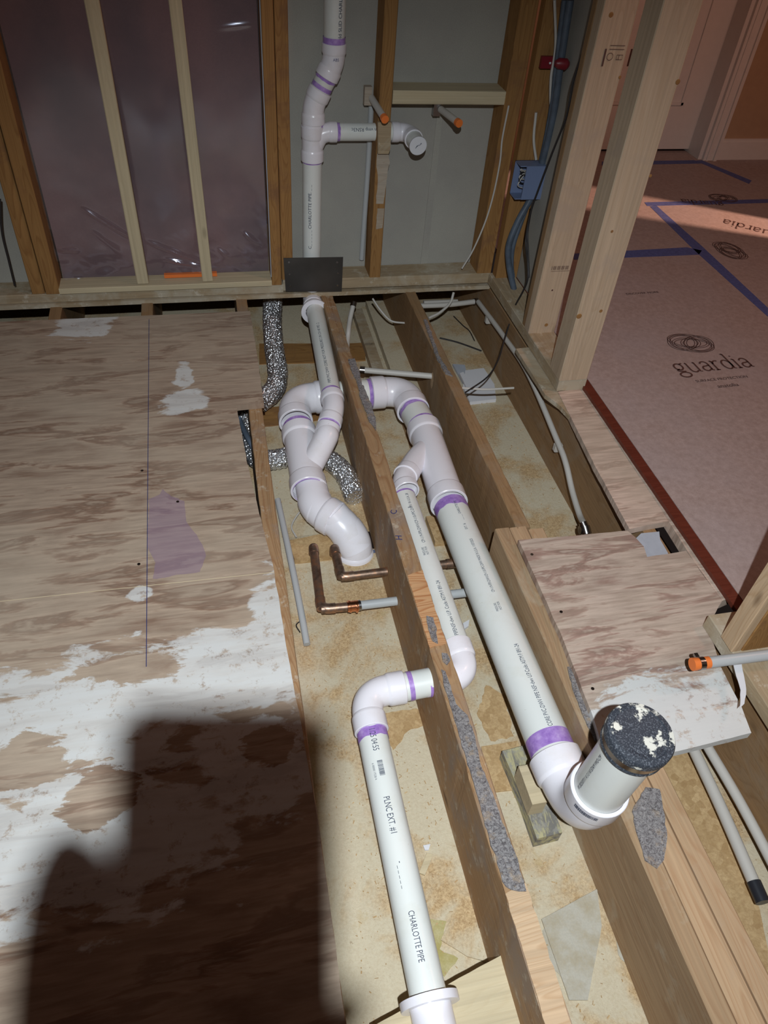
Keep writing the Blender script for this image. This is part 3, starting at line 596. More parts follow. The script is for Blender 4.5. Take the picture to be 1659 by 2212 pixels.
tag(boxo('foam_strip', (-.15, 2.375, .064), (.02, 2.39, .075), M['cap_orange']), 'orange strip at the foot of the plastic sheeting', 'strip')
# nail plate
npl = tag(wallpatch('nail_plate', [(612, 557), (741, 555), (738, 629), (617, 629)], 2.333, .0025, M['plate'], amp=0), 'dark steel nail plate in front of the drain stack', 'nail plate')
for px, py in ((624, 566), (625, 592), (627, 618), (728, 566), (730, 590), (729, 616)):
    bm = bmesh.new(); q = Y(px, py, 2.3295); sweep(bm, [q, q + Vector((0, -.002, 0))], .0035, 12)
    attach(link('nail_head', bm, M['steel']), npl)
# ------------------------------------------------------------ side wall (right)
tag(beam('sole_plate', (1.011, 1.668, .037), (1.011, 2.34, .037), .089, .038, M['dusty'], seed=5), 'side wall sole plate ending at the square cut', 'plate')
def sstud(y0, y1, mat, label, x0=.965, x1=1.055, seed=0, z1=1.35, z0=.056, dx=0):
    return tag(beam('wall_stud', ((x0 + x1) / 2, (y0 + y1) / 2, z0), ((x0 + x1) / 2 + dx, (y0 + y1) / 2, z1), x1 - x0, y1 - y0, mat, up=(0, 1, 0), seed=seed), label, 'stud')
sstud(2.300, 2.338, M['amber'], 'brown corner stud of the side wall carrying the blue junction box', x0=.978, x1=1.057, seed=1)
sstud(1.970, 1.995, M['old'], 'dark old stud behind the pale stamped stud', x0=.968, x1=1.057, seed=2)
S1 = sstud(1.930, 1.968, M['pine2'], 'pale stud with a bar code stamp, farther of the two pale studs', seed=3, dx=.004)
S2 = sstud(1.666, 1.742, M['pine2'], 'pale stud at the end of the cut side wall plate, nearer of the two', seed=4, dx=.002)
for px, py, S, y, r in ((1180, 702, S1, 1.93, .006), (1193, 627, S1, 1.93, .003), (1320, 18 + 14, S1, 1.93, .006), (1339, 167, S1, 1.93, .004), (1251, 683, S2, 1.666, .008), (1298, 672, S2, 1.666, .005), (1464, 177, S2, 1.666, .006), (1405, 380, S2, 1.666, .004), (1322, 500, S2, 1.666, .004)):
    q = Y(px, py, y); bm = bmesh.new(); sweep(bm, [q, q + Vector((0, -.0008, 0))], [r, r * .8], 12); k = link('knot', bm, M['amber'] if r > .0035 else M['ink_brown']); attach(k, S)
def wallprint(S, s, px, py, y, size, sx=1.0, bars=None, strokes=None, sw=.002, label=None, name='stamp'):
    bm_o = flat_print(None, s, Y(px, py, y), (1, 0, 0), (0, 0, 1), size, 'ink_brown', name, label, sx=sx, off=.0012, strokes=strokes, sw=sw); attach(bm_o, S)
barst = [[(i * .0026, 0), (i * .0026, .012)] for i in range(22) if (i * 7) % 5 != 2]
wallprint(S1, '', 1191, 583, 1.93, .01, strokes=barst, sw=.0014, name='bar_code', label='printed bar code'); 
wallprint(S1, '', 1190, 586, 1.93, .006, strokes=[[(0, 0), (.06, 0)]], sw=.0010)
wallprint(S1, '', 1300, 143, 1.93, .01, strokes=[[(0, 0), (0, .038)]], sw=.005, name='grade_stamp', label='black grade stamp bar')
wallprint(S1, '', 1355, 143, 1.93, .01, strokes=[[(0, 0), (0, .038)]], sw=.005, name='grade_stamp', label='black grade stamp bar')
wallprint(S1, '', 1306, 128, 1.93, .01, strokes=[[(.012 + .008 * math.cos(k * .52), .006 + .008 * math.sin(k * .52)) for k in range(13)], [(.030, .0), (.030, .010), (.046, .010), (.046, 0), (.030, 0)], [(.006, .022), (.046, .022)], [(.006, .030), (.046, .030)], [(.036, 0), (.036, .010)]], sw=.0014)
# right edge: one stud built as two boards, tones painting the grazing light
tag(beam('sole_plate', (1.005, .02, .037), (1.005, .795, .037), .093, .038, M['dusty'], seed=8), 'side wall sole plate at the right edge, with a torn paper strip', 'plate')
sstud(.700, .742, M['pine'], 'left side of the stud at the right edge, painted pale for the light', x0=.955, x1=.977, seed=9, z0=.056)
sstud(.699, .741, M['amber'], 'front face of the same right edge stud, painted orange brown for the light', x0=.978, x1=1.046, seed=10)
sstud(.515, .553, M['amber'], 'lowest stud just inside the right edge of the picture', x0=.975, x1=1.060, seed=11)
attach(slab('torn_paper', zs([(1583, 1418), (1600, 1418), (1612, 1490), (1608, 1520), (1598, 1530), (1600, 1490), (1588, 1450)], .0575), .0562, .0575, M['scrap'], amp=.0015, step=.01), bpy.data.objects['sole_plate.003']) if 'sole_plate.003' in bpy.data.objects else None
# ------------------------------------------------------------ hallway floor prints and tapes
FL = .0306
def tape(pts, label):
    tag(slab('painters_tape', zs(pts, FL), .0302, FL, M['tape'], amp=.0008, step=.03, seed=len(label)), label, 'tape')
tape([(1392, 437), (1659, 430), (1659, 438), (1398, 445)], 'blue tape across the hallway board just before the bright stripe')
tape([(1404, 446), (1418, 444), (1520, 535), (1659, 665), (1659, 684), (1508, 548)], 'long diagonal blue tape running toward the lower right')
tape([(1236, 548), (1484, 534), (1516, 541), (1510, 550), (1240, 561)], 'wide blue tape from the studs to the diagonal tape')
tape([(1300, 349), (1500, 346), (1515, 353), (1300, 357)], 'blue tape along the foot of the hallway door')
tape([(1502, 347), (1516, 346), (1624, 390), (1618, 397)], 'short slanting blue tape beside the door casing')
BO = bpy.data.objects
gf = [o for o in BO if o.name.startswith('floor') and o.get('label', '').startswith('hallway')][0]
R_ = (Z(1630, 785, FL) - Z(1465, 800, FL)).normalized(); U_ = Vector((-R_.y, R_.x, 0))
def knot(c, right, s):
    st = []
    for ex, ey, rx, ry, rt_ in ((-.34, .10, .66, .52, .5), (.34, -.10, .66, .52, .5), (-.02, .16, .84, .50, -.25), (.02, -.16, .84, .50, -.25), (0, 0, .42, .30, .3)):
        for d in (-.05, .05):
            st.append(['c'] + [((ex + (rx + d) * math.cos(t) * math.cos(rt_) - (ry + d) * math.sin(t) * math.sin(rt_)) * s, (ey + (rx + d) * math.cos(t) * math.sin(rt_) + (ry + d) * math.sin(t) * math.cos(rt_)) * s) for t in [2 * math.pi * i / 56 for i in range(56)]])
    up = Vector((-right.y, right.x, 0)); o = flat_print(None, '', c, right, up, 1, 'ink_brown', 'knot_emblem', 'printed knot emblem', strokes=st, sw=s * .030); attach(o, gf)
knot(Z(1492, 741, FL), R_, .078)
def ftext(s, px, py, size, right=R_, sx=1.0):
    up = Vector((-right.y, right.x, 0)); attach(flat_print(None, s, Z(px, py, FL), right, up, size, 'ink_brown', sx=sx), gf)
def word_guardia(px, py, h, right=R_):
    """the word in a light serif hand: strokes, x-height = h"""
    def arc(cx, cy, rx, ry, a0, a1, n=14): return [(cx + rx * math.cos(math.radians(a0 + (a1 - a0) * i / n)), cy + ry * math.sin(math.radians(a0 + (a1 - a0) * i / n))) for i in range(n + 1)]
    S = []; x = 0
    S += [['c'] + arc(x + .36, .66, .27, .33, 0, 342, 18), [(x + .52, .92), (x + .74, 1.0)], arc(x + .38, .30, .25, .12, 100, 260, 8) + [(x + .62, .15)], ['c'] + arc(x + .42, -.18, .36, .25, 0, 342, 18)]; x += .92
    S += [[(x + .08, .95), (x + .08, .30)] + arc(x + .33, .30, .25, .30, 180, 330, 8), [(x, .96), (x + .10, .96)], [(x + .64, .97), (x + .64, .03), (x + .78, .03)], [(x + .54, .96), (x + .66, .96)]]; x += .92
    def a_(x): return [arc(x + .33, .68, .25, .30, 160, 0, 10) + [(x + .58, .06), (x + .70, .03)], [(x + .58, .56), (x + .30, .50)] + arc(x + .27, .26, .22, .25, 90, 300, 10) + [(x + .58, .20)]]
    S += a_(x); x += .82
    S += [[(x + .12, .97), (x + .12, 0)], [(x, .95), (x + .12, .97)], [(x, 0.02), (x + .28, .02)], arc(x + .40, .62, .27, .34, 175, 60, 8)]; x += .68
    S += [['c'] + arc(x + .33, .48, .30, .47, 0, 342, 18), [(x + .63, 1.6), (x + .63, .03), (x + .76, .03)], [(x + .50, 1.58), (x + .64, 1.6)]]; x += .90
    S += [[(x + .13, .97), (x + .13, 0)], [(x, .95), (x + .13, .97)], [(x, .02), (x + .27, .02)], [(x + .10, 1.28), (x + .16, 1.34)]]; x += .40
    S += a_(x)
    S = [(['c'] + [(p[0] * h, p[1] * h) for p in s[1:]]) if s[0] == 'c' else [(p[0] * h, p[1] * h) for p in s] for s in S]
    up = Vector((-right.y, right.x, 0)); attach(flat_print(None, '', Z(px, py, FL), right, up, 1, 'ink_brown', 'printed_word', 'printed word guardia', strokes=S, sw=h * .115), gf)
word_guardia(1466, 807, (Z(1630, 790, FL) - Z(1466, 807, FL)).length / 5.4)
ftext('SURFACE PROTECTION', 1505, 826, .017, sx=1.02); ftext('anatolia', 1552, 838, .024, sx=1.0)
ftext('DISCOVER MORE', 1354, 637, .017, R_, 1.0)
R2_ = (Z(1540, 452, FL) - Z(1470, 415, FL)).normalized()
knot(Z(1577, 541, FL), -R2_, .078); knot(Z(1562, 428, FL), R_, .066)
word_guardia(1659 + 30, 505, .045, Vector((-.75, .66, 0))); word_guardia(1560, 437, .036, Vector((-1, .25, 0)))
# ------------------------------------------------------------ the glued white drain assembly
DR = thing('drain_pipe_assembly', 'white plastic drain and vent piping with purple primed joints, running from wall to capped riser', 'pipe', (.56, .62, -.065))
V = Vector
def toward(p, ax, tilt=0.0):
    """outward normal of a pipe facing the eye, tilted around its axis"""
    ax = V(ax).normalized(); n = (CP - V(p)); n = (n - ax * n.dot(ax)).normalized(); return Matrix.Rotation(tilt, 3, ax) @ n
R2, R15, R3 = .0300, .0248, .0445
# vent stack in the wall
s1 = V((.402, 2.38, .700)); s2 = V((.343, 2.38, .585)); s0 = V((.404, 2.38, 1.25)); sb = V((.339, 2.38, .02))
pipe(DR, s0, s1 + V((0, 0, .04)), R2, bands=[(-.0, .016)])
o = pipe(DR, s1 + (s2 - s1).normalized() * .043, s2 + (s1 - s2).normalized() * .044, R2, bands=[(.003, .008), (-.006, .012)])
elbow(DR, s0, s1, s2, R2, .022, .024); elbow(DR, s1, s2, sb, R2, .022, .026)
ring(DR, s1 + V((0, 0, .046)), (0, 0, 1), R2 * 1.03, .015)
ring(DR, s2 + (sb - s2).normalized() * .044, sb - s2, R2, .024)
tee = V((.340, 2.38, .512))
bm = bmesh.new(); sweep(bm, [tee + V((.001, 0, .05)), tee - V((0, 0, .075))], R2 * 1.07, 48); sweep(bm, catmull([tee + V((0, 0, -.055)), tee + V((.022, 0, -.012)), tee + V((.05, 0, 0)), tee + V((.062, 0, 0))], 8), R15 * 1.08, 40)
hub_into(bm, tee + V((.001, 0, -.014)), (0, 0, 1), R2, .032); hub_into(bm, tee - V((0, 0, .052)), (0, 0, -1), R2, .030); hub_into(bm, tee + V((.052, 0, 0)), (1, 0, 0), R15, .022)
link('tee_fitting', bm, M['pvc'], DR, True, origin=tee)
ring(DR, tee - V((.0005, 0, .082)), (0, 0, -1), R2, .004)
st = pipe(DR, tee - V((0, 0, .05)), (.3365, 2.38, -.005), R2)
pipe_print(st, 'C_ _ _ _ _ CHARLOTTE PIPE. _ _', (.3365, 2.38, .16), (0, 0, 1), toward((.337, 2.38, .3), (0, 0, 1), -.15), R2, .014, 1.05)
tp = V(s0) + V((0, 0, -.30)); pipe_print(DR, 'NOId SLID CHARLOTTE', (.403, 2.38, .74), (0, 0, 1), toward((.403, 2.38, .8), (0, 0, 1), .5), R2, .014)
pipe_print(DR, 'ABS', s1 + V((-.008, 0, .001)), (1, 0, 0), (0, -1, .3), R2 * 1.16, .010, mat='bluepen')
br = pipe(DR, tee + V((.07, 0, 0)), tee + V((.262, 0, 0)), R15, bands=[(.004, .009)])
pipe_print(br, 'dn vmp RSN3c', tee + V((.200, 0, 0)), (-1, 0, 0), (0, -.85, .5), R15, .014, 1.0)
ec = V((.640, 2.38, .512)); es = V((.648, 2.20, .500))
elbow(DR, tee + V((.2, 0, 0)), ec, es, R15, .034, .022)
pipe(DR, ec + (es - ec).normalized() * .05, ec + (es - ec).normalized() * .098, R15)
bm = bmesh.new(); dd = (es - ec).normalized(); sweep(bm, [ec + dd * .094, ec + dd * .098, ec + dd * .103, ec + dd * .104], [R15, R15 * 1.09, R15 * 1.09, R15 * 1.04], 40); cp = link('end_cap', bm, M['scrap'], DR, True, origin=ec + dd * .1); cp['label'] = 'white cap with a dark pen scribble'
q = ec + dd * .1048; up_ = V((0, 0, 1)); flat_print(cp, '', q, (1, 0, 0), (0, -.1, 1), 1, 'ink', 'pen_scribble', strokes=[[(-.008, -.006), (-.004, .002), (-.006, -.002), (.001, .004)], [(.003, .002), (.008, .010), (.009, .006)]], sw=.0016)
# vent leg in the floor
v0 = V((.337, 2.36, -.030)); v1 = Z(722, 882, -.042); v3 = Z(703, 945, -.072); v4 = Z(668, 1012, -.122)
elbow(DR, (.337, 2.38, .1), (.337, 2.372, -.030), v1, R2, .034, .02, name='sweep_fitting')
dv = (v0 - v1).normalized(); d34 = (v3 - v1).normalized(); d45 = (v4 - v3).normalized()
vp = pipe(DR, v0 + V((0, -.06, 0)), v1 + dv * .03, R2)
ring(DR, v1 + dv * .062, dv, R2, .010)
pipe_print(vp, 'PIPE PVC DWV CORE NOT FOR PRESSURE 2 IN CH 40 MD. 2.', v1 + dv * .085, dv, toward(v1, dv, .05), R2, .0125, 1.0)
elbow(DR, v0, v1, v3, R2, .034, .026)
ring(DR, v1 + d34 * .0595, d34, R2 * 1.01, .006)
bm = bmesh.new(); hub_into(bm, v1 + d34 * .098, -d34, R2, .030); sweep(bm, [v1 + d34 * .085, v1 + d34 * .10], R2 * 1.1, 44); link('coupling_fitting', bm, M['pvc'], DR, True, origin=v3)
# left wye, crossing and final elbow
cl = V((.206, 1.900, -.112)); cr = V((.572, 1.905, -.112)); wl0 = Z(645, 930, -.115); wl1 = Z(668, 1060, -.135)
elbow(DR, cr, cl, wl1, R3, .075, .036); elbow(DR, cl, cr, (.563, 1.4, -.105), R3, .072, .042)
dL = (wl1 - cl).normalized()
pipe(DR, cl + V((.11, 0, 0)), cr - V((.11, 0, 0)), R3, bands=[(-.005, .011)], name='pipe_length')
ring(DR, wl0 - dL * .016, dL, R3, .020)
bm = bmesh.new(); sweep(bm, [wl0 + dL * .02, wl1 - dL * .02], R3 * 1.06, 48); hub_into(bm, wl0 + dL * .036, -dL, R3, .034); hub_into(bm, wl1 - dL * .044, dL, R3, .042)
sweep(bm, catmull([v1 + d34 * .09, v3 + d34 * .01, v4 + d45 * .05], 8), R2 * 1.14, 44); link('wye_fitting', bm, M['pvc'], DR, True, origin=wl0)
ring(DR, wl1 - dL * .003, dL, R3 * 1.02, .004)
e1 = Z(683, 1098, -.145); e2 = Z(733, 1128, -.155); e3 = Z(768, 1185, -.215)
elbow(DR, wl0, e1, e2, R3, .030, .030, hubs=(0, 1), name='street_elbow_fitting')
d12 = (e2 - e1).normalized(); ring(DR, e1 + d12 * .0595, d12, R3 * 1.02, .004)
bot = V((e3.x, e3.y - .01, -.34))
elbow(DR, e1, e2 + d12 * .012, e3, R3, .034, .03, hubs=(0, 0), name='street_elbow_fitting')
elbow(DR, e2, e3 + V((0, .012, .022)), bot, R3, .040, .03, hubs=(0, 1))
# right wye and thick drain
b0 = V((.5625, 1.345, -.096)); b1 = V((.560, .590, -.062)); dB = (b0 - V((.570, 1.9, -.112))).normalized()
wr0 = Z(915, 925, -.110)
pp = pipe(DR, V((.570, 1.83, -.112)), wr0, R3, bands=[(.034, .016), (-.006, .010)])
bm = bmesh.new(); w1 = b0 + V((0, .03, 0)); dW = (w1 - wr0).normalized(); sweep(bm, [wr0 + dW * .01, w1], R3 * 1.06, 48); hub_into(bm, wr0 + dW * .040, -dW, R3, .040); hub_into(bm, w1 - dW * .025, dW, R3, .046)
wb0 = wr0 + dW * .07; wb1 = Z(880, 1022, -.082); db = (wb1 - wb0).normalized(); sweep(bm, catmull([wb0 + dW * .02, wb0 + (wb1 - wb0) * .55, wb1], 8), R2 * 1.1, 44); hub_into(bm, wb1 - db * .010, db, R2, .028)
link('wye_fitting', bm, M['pvc'], DR, True, origin=wr0)
ring(DR, wb1 + db * .014, db, R2 * 1.01, .006)
r0 = V((.439, 1.375, -.070)); rc = V((.4435, .812, -.068)); lc = V((.222, .812, -.078)); le = V((.222, -.12, -.112))
elbow(DR, wb0, wb1 + db * .036, rc, R2 * .99, .026, .024, hubs=(0, 1), name='street_elbow_fitting')
mp_ = pipe(DR, b0, b1, R3, bands=[(0, .032), (-.018, .034)])
dd = (b0 - b1).normalized()
for s, t, sz in (('CORE PVC-DWV PIPE NSF-dwv U.P.Code ASTM F 891-24', .018, .0135), ('NOT FOR', .318, .008), ('PRESSURE', .316, .008), ('CP-119-FPS-DWV/CP-110-FPC-DWV MADE IN U.S.A. 11/07/2025', .372, .0105), ('EXT. 16', .585, .0095), ('___ ___ CHARLOTTE PIPE', .62, .0095)):
    pipe_print(mp_, s, b1 + dd * (t + .035), dd, toward(b1 + dd * (t + .035), dd, .36 if s != 'PRESSURE' else .18), R3, sz, .62 if len(s) > 40 else .7)
p2 = pipe(DR, r0, rc + V((0, .05, 0)), R2, bands=[(.0, .006), (-.006, .012)])
dd = (r0 - rc).normalized()
for s, t, sz in (('PIPENSF-dwv U.P. Code ASTM F 891-24', .085, .0125), ('NOT FOR', .325, .008), ('PRESSURE', .325, .008), ('CP-119-FPS-DWV/CP-110-FPC-DWV', .365, .0115), ('IN U.S.A. 28', .505, .010)):
    pipe_print(p2, s, rc + dd * t, dd, toward(rc + dd * t, dd, .30 if s != 'PRESSURE' else .05), R2, sz, .76)
pipe_print(p2, '', rc + dd * .49, dd, toward(rc + dd * .5, dd, .2), R2, .008, bars=(3, 0))
elbow(DR, r0, rc, lc, R2, .046, .036, hubs=(1, 0))
ring(DR, V((.366, rc.y, -.0715)), lc - rc, R2, .008)
pipe(DR, rc - V((.05, 0, 0)), lc + V((.05, 0, 0)), R2, bands=[(-.044, .010)])
elbow(DR, rc, lc, le, R2, .052, .034)
dn = (le - lc).normalized()
lp = pipe(DR, lc + dn * .06, le, R2, bands=[(.026, .020)])
for s, t, sz in (('1/25 04:55', .092, .0165), ('PLNC EXT. #1', .230, .0165), ('- _ _ _ _ _', .345, .0155), ('CHARLOTTE PIPE', .425, .0145)):
    pipe_print(lp, s, lc + dn * t, dn, toward(lc + dn * t, dn, -.05), R2, sz, .68)
pipe_print(lp, '', lc + dn * .160, dn, toward(lc + dn * .17, dn, -.05), R2, .010, .62, bars=(22, 0), name='bar_code')
pipe_print(lp, '6 00000 17230 4', lc + dn * .162, dn, toward(lc + dn * .17, dn, .35), R2, .006, .8)
# riser elbow and riser
rb = V((.566, .488, -.062)); rt = V((.572, .470, .252))
elbow(DR, b1, rb, rt, R3, .074, .042)
rp = pipe(DR, rb + (rt - rb).normalized() * .08, rt, R3)
up_ = (rt - rb).normalized()
pipe_print(rp, 'W 2025/07/11 A S U NI EDAM VWD-CPF', rb + up_ * .13, up_, toward(rb + up_ * .2, up_, -.62), R3, .010, .72)
pipe_print(DR, '', rb + up_ * .093 - up_ * .0, V((1, 0, 0)), V((-.1, -1, .1)), R3 * 1.162, .01, bars=(1, 0)) if 0 else None
bm = bmesh.new(); c0 = rb + up_ * .098; u = toward(c0, up_, .0); w_ = up_.cross(u)
random.seed(3); a = -.30
for k in range(26):
    da = random.choice((.012, .02, .03)); qs = []
    for aa, zz in ((a, 0), (a + da, 0), (a + da, .010), (a, .010)): qs.append(bm.verts.new(c0 + up_ * zz + (u * math.cos(aa) + w_ * math.sin(aa)) * (R3 * 1.16 + .0008)))
    bm.faces.new(qs); a += da + random.choice((.008, .014))
link('bar_code', bm, M['ink'], DR)
# rubber test cap with clamp
CAP = thing('test_cap', 'black rubber cap with steel band on the tall white riser, spattered with plaster', 'cap', rt)
bm = bmesh.new(); u = up_.orthogonal().normalized(); v = up_.cross(u); prof = [(.0455, -.034), (.0515, -.034), (.0515, -.030), (.0500, -.028), (.0500, -.012), (.0535, -.010), (.0535, .002), (.0515, .0055), (.0430, .0068), (.0420, .0050), (.0250, .0046), (.0, .0046)]
rg = [[bm.verts.new(rt + up_ * z + (u * math.cos(2 * math.pi * k / 64) + v * math.sin(2 * math.pi * k / 64)) * max(r, .0002)) for k in range(64)] for r, z in prof]
for i in range(len(rg) - 1):
    for k in range(64): bm.faces.new((rg[i][k], rg[i][(k + 1) % 64], rg[i + 1][(k + 1) % 64], rg[i + 1][k]))
bm.faces.new(rg[-1]); link('cap_body', bm, M['rubber'], CAP, True, origin=rt)
ring(CAP, rt - up_ * .026, up_, .0508, .013, 'clamp_band', 'steel', 0)['label'] = 'steel clamp band'
q = rt - up_ * .022 + V((.050, -.012, 0)); bm = bmesh.new(); sweep(bm, [q, q + V((.004, -.006, -.018)), q + V((.003, -.006, -.030))], .0022, 8); link('clamp_tail', bm, M['steel'], CAP, True, origin=q)
tm = 'SOVIRO  CAP  3 IN'
bm = bmesh.new(); me = text_mesh('3 IN. QWIK CAP', .0075); bm.from_mesh(me); bpy.data.meshes.remove(me)
un = V((0, -1, 0)); un = (un - up_ * un.dot(up_)).normalized(); vn = up_.cross(un)
for vv in bm.verts:
    th = (vv.co.x - .03) / .034; rr = .037 - vv.co.y * -1 ; rr = .033 + vv.co.y
    rr = .0395 - vv.co.y * 1.0 if False else .0315 + (.0075 - vv.co.y)
    vv.co = rt + up_ * .0056 + (un * math.cos(-th) + vn * math.sin(th)) * rr
link('raised_lettering', bm, M['black'], CAP, origin=rt)
# collars and hangers
def collar(p, ax, r, R, L, label, flare=False):
    p = V(p); ax = V(ax).normalized(); u = ax.orthogonal().normalized(); v = ax.cross(u); bm = bmesh.new()
    prof = [(r + .001, 0), (R, 0), (R, L * .3), (R if not flare else R * .86, L), (r + .001, L), (r + .001, 0)]
    rg = [[bm.verts.new(p + ax * z + (u * math.cos(2 * math.pi * k / 48) + v * math.sin(2 * math.pi * k / 48)) * rr) for k in range(48)] for rr, z in prof]
    for i in range(len(rg) - 1):
        for k in range(48): bm.faces.new((rg[i][k], rg[i][(k + 1) % 48], rg[i + 1][(k + 1) % 48], rg[i + 1][k]))
    return tag(link('pipe_collar', bm, M['pvc'], None, True, origin=p), label, 'collar')
cpt = v0 + (v1 - v0) * .13
collar(cpt, v0 - v1, R2, .046, .022, 'white flared collar around the vent pipe just below the back wall', True)
cq = lc + dn * .545
collar(cq, dn, R2, .0475, .013, 'white flange around the nearest pipe end at the bottom of the picture')
bm = bmesh.new(); sweep(bm, [cq + dn * .013, cq + dn * .12], .0335, 48); link('pipe_sleeve', bm, M['pvc'], DR, True, origin=cq)
# ------------------------------------------------------------ copper and PEX
def copper_L(p0, c, p1, label):
    t = thing('copper_water_pipe', label, 'pipe', c, 'bent copper water pipes'); p0, c, p1 = V(p0), V(c), V(p1); r = .0111
    return t, p0, c, p1, r
def seg(t, a, b, r, mat='copper', name='pipe_length'):
    bm = bmesh.new(); sweep(bm, [a, b], r, 28); return link(name, bm, M[mat], t, True, origin=a)
def bend(t, a, c, b, r, R, mat='copper', name='elbow_fitting'):
    bm = bmesh.new(); pts = fillet(a, c, b, R, 12); d1 = (V(a) - V(c)).normalized(); d2 = (V(b) - V(c)).normalized()
    sweep(bm, [V(c) + d1 * (R + .014)] + pts + [V(c) + d2 * (R + .014)], r * 1.13, 28); return link(name, bm, M[mat], t, True, origin=V(c))
zc = -.150
A0 = Z(677, 1180, zc); A1 = Z(694, 1316, zc); A2 = Z(762, 1310, zc); A3 = Z(852, 1300, zc)
t, *_ = copper_L(A0, A1, A2, 'longer bent copper pipe joined to a milky plastic pipe with a crimp ring')
seg(t, A0, A1, .0111); bend(t, A0, A1, A2, .0111, .020); seg(t, A1, Z(750, 1311, zc), .0111)
seg(t, Z(750, 1311, zc), Z(774, 1308, zc), .0135, 'copper_new', 'coupling'); 
for a, b in ((754, 757), (768, 771)): seg(t, Z(a, 1310.5, zc), Z(b, 1310, zc), .0155, 'copper_new', 'crimp_ring')
seg(t, Z(773, 1308, zc), Z(779, 1307, zc), .0130, 'steel', 'crimp_ring'); seg(t, Z(776, 1308, zc), V((.60, Z(852, 1300, zc).y, zc)), .0111, 'pex', 'plastic_pipe')['label'] = 'milky plastic pipe'
bend(t, A1, A0, A0 + V((0, 0, -.06)), .0111, .012)
zc = -.165
B0 = Z(722, 1182, zc); B1 = Z(737, 1247, zc); B3 = Z(830, 1234, zc)
t, *_ = copper_L(B0, B1, B3, 'shorter bent copper pipe entering the middle joist')
seg(t, B0, B1, .0111); bend(t, B0, B1, B3, .0111, .018); seg(t, B1, V((.545, B3.y, zc)), .0111); bend(t, B1, B0, B0 + V((0, 0, -.06)), .0111, .012)
seg(t, V((.522, B3.y, zc)), V((.548, B3.y, zc)), .0128, 'copper', 'end_fitting')
tag(tube('pex_pipe', [Z(600, 1080, -.17), Z(628, 1210, -.17), Z(650, 1320, -.185), Z(663, 1392, -.20)], .0085, M['pex']), 'loose milky plastic tube with open end left of the copper pipes', 'pipe')
t = thing('pex_pipe', 'long grey plastic water pipe clipped along the side wall joist', 'pipe', Z(1035, 652, -.07))
sp = [X(1033, 652, .955), X(1085, 722, .958), X(1140, 805, .958), X(1203, 950, .955), X(1222, 1000, .952), X(1236, 1060, .945), X(1252, 1112, .93), X(1262, 1132, .915)]
o = tube('tube', sp, .0085, M['cable_white']); attach(o, t); o.matrix_parent_inverse = Matrix.Translation(-t.location)
for (px, py) in ((1053, 686), (1202, 962)):
    q = X(px, py, .956); o = boxo('pipe_clip', (q.x - .006, q.y - .010, q.z - .022), (q.x + .018, q.y + .010, q.z + .006), M['cable_white'], bev=.003); attach(o, t); o.matrix_parent_inverse = Matrix.Translation(-t.location)
t = thing('pipe_fitting', 'small metal elbow fitting at the near end of the clipped water pipe', 'fitting', X(1263, 1135, .915))
q = X(1263, 1137, .915)
for nm, a, b, r in (('crimp_ring', V((-.003, .010, .006)), V((0, -.004, -.002)), .0115), ('fitting_body', V((0, 0, 0)), V((.002, -.018, -.012)), .0135), ('crimp_ring', V((-.016, -.006, -.006)), V((-.006, -.006, -.006)), .0115)):
    bm = bmesh.new(); sweep(bm, [q + a, q + b], r, 20); link(nm, bm, M['steel'], t, True, origin=q)
def pex_run(label, P, r=.0095, mat='cable_white', ring_at=None, path=False):
    t = thing('pex_pipe', label, 'pipe', P[0]); bm = bmesh.new(); pts = catmull(P, 8) if len(P) > 2 else [V(p) for p in P]; sweep(bm, pts, r, 24); link('tube', bm, M[mat], t, True, origin=V(P[0]))
    if ring_at is not None:
        a = V(P[ring_at]); d = (V(P[ring_at + 1 if ring_at >= 0 else ring_at - 1]) - a).normalized(); bm = bmesh.new(); sweep(bm, [a - d * .004, a + d * .012], r * 1.28, 24); link('crimp_ring', bm, M['steel'], t, True, origin=a)
    return t
pex_run('grey plastic pipe crossing from middle joist into an oval hole near the right elbow', [Z(780, 799, -.085), Z(938, 813, -.085)], .0095, ring_at=0)
pex_run('grey plastic pipe crossing under the back wall plate in the right bay', [Z(905, 661, -.10), Z(970, 658, -.10), Z(1030, 651, -.10)], .0095, ring_at=-1)
pex_run('second grey plastic pipe just below the one in the right bay', [Z(915, 655, -.12), Z(988, 652, -.12)], .010)
pex_run('grey plastic pipe rising beside the middle joist under the nail plate', [Z(764, 655, -.06), Z(756, 690, -.10), Z(752, 722, -.13), Z(749, 760, -.2)], .0085, ring_at=0)
def flatoval(name, px, y0, parent, rx, rz, mat):
    pass
q = X(933, 822, .662); bm = bmesh.new()
vs = [bm.verts.new((.6625, q.y + .014 * math.cos(a), q.z + .030 * math.sin(a))) for a in [k * math.pi / 12 for k in range(24)]]; bm.faces.new(vs); o = link('bored_hole', bm, M['pine'], None, origin=q); attach(o, JB); o['label'] = 'fresh oval bored hole'
# capped stub at right over the plywood
t = thing('pex_pipe', 'milky plastic pipe with an orange capped end over the small plywood', 'pipe', Z(1495, 1435, .085))
a = Z(1497, 1435, .085); b = Z(1690, 1411, .085); d = (b - a).normalized()
for nm, s0_, s1_, r, mt in (('tube', .028, .48, .0111, 'pex'), ('end_cap', -.002, .006, .0128, 'cap_orange'), ('end_cap_skirt', .006, .034, .0119, 'cap_orange'), ('crimp_ring', .011, .022, .0130, 'steel')):
    bm = bmesh.new(); sweep(bm, [a + d * s0_, a + d * s1_], r, 28); o = link(nm, bm, M[mt], t, True, origin=a)
bm = bmesh.new(); addbox(bm, a + d * .015 + V((-.003, .011, -.002)), a + d * .015 + V((.005, .022, .004))); link('crimp_ear', bm, M['steel'], t, origin=a)
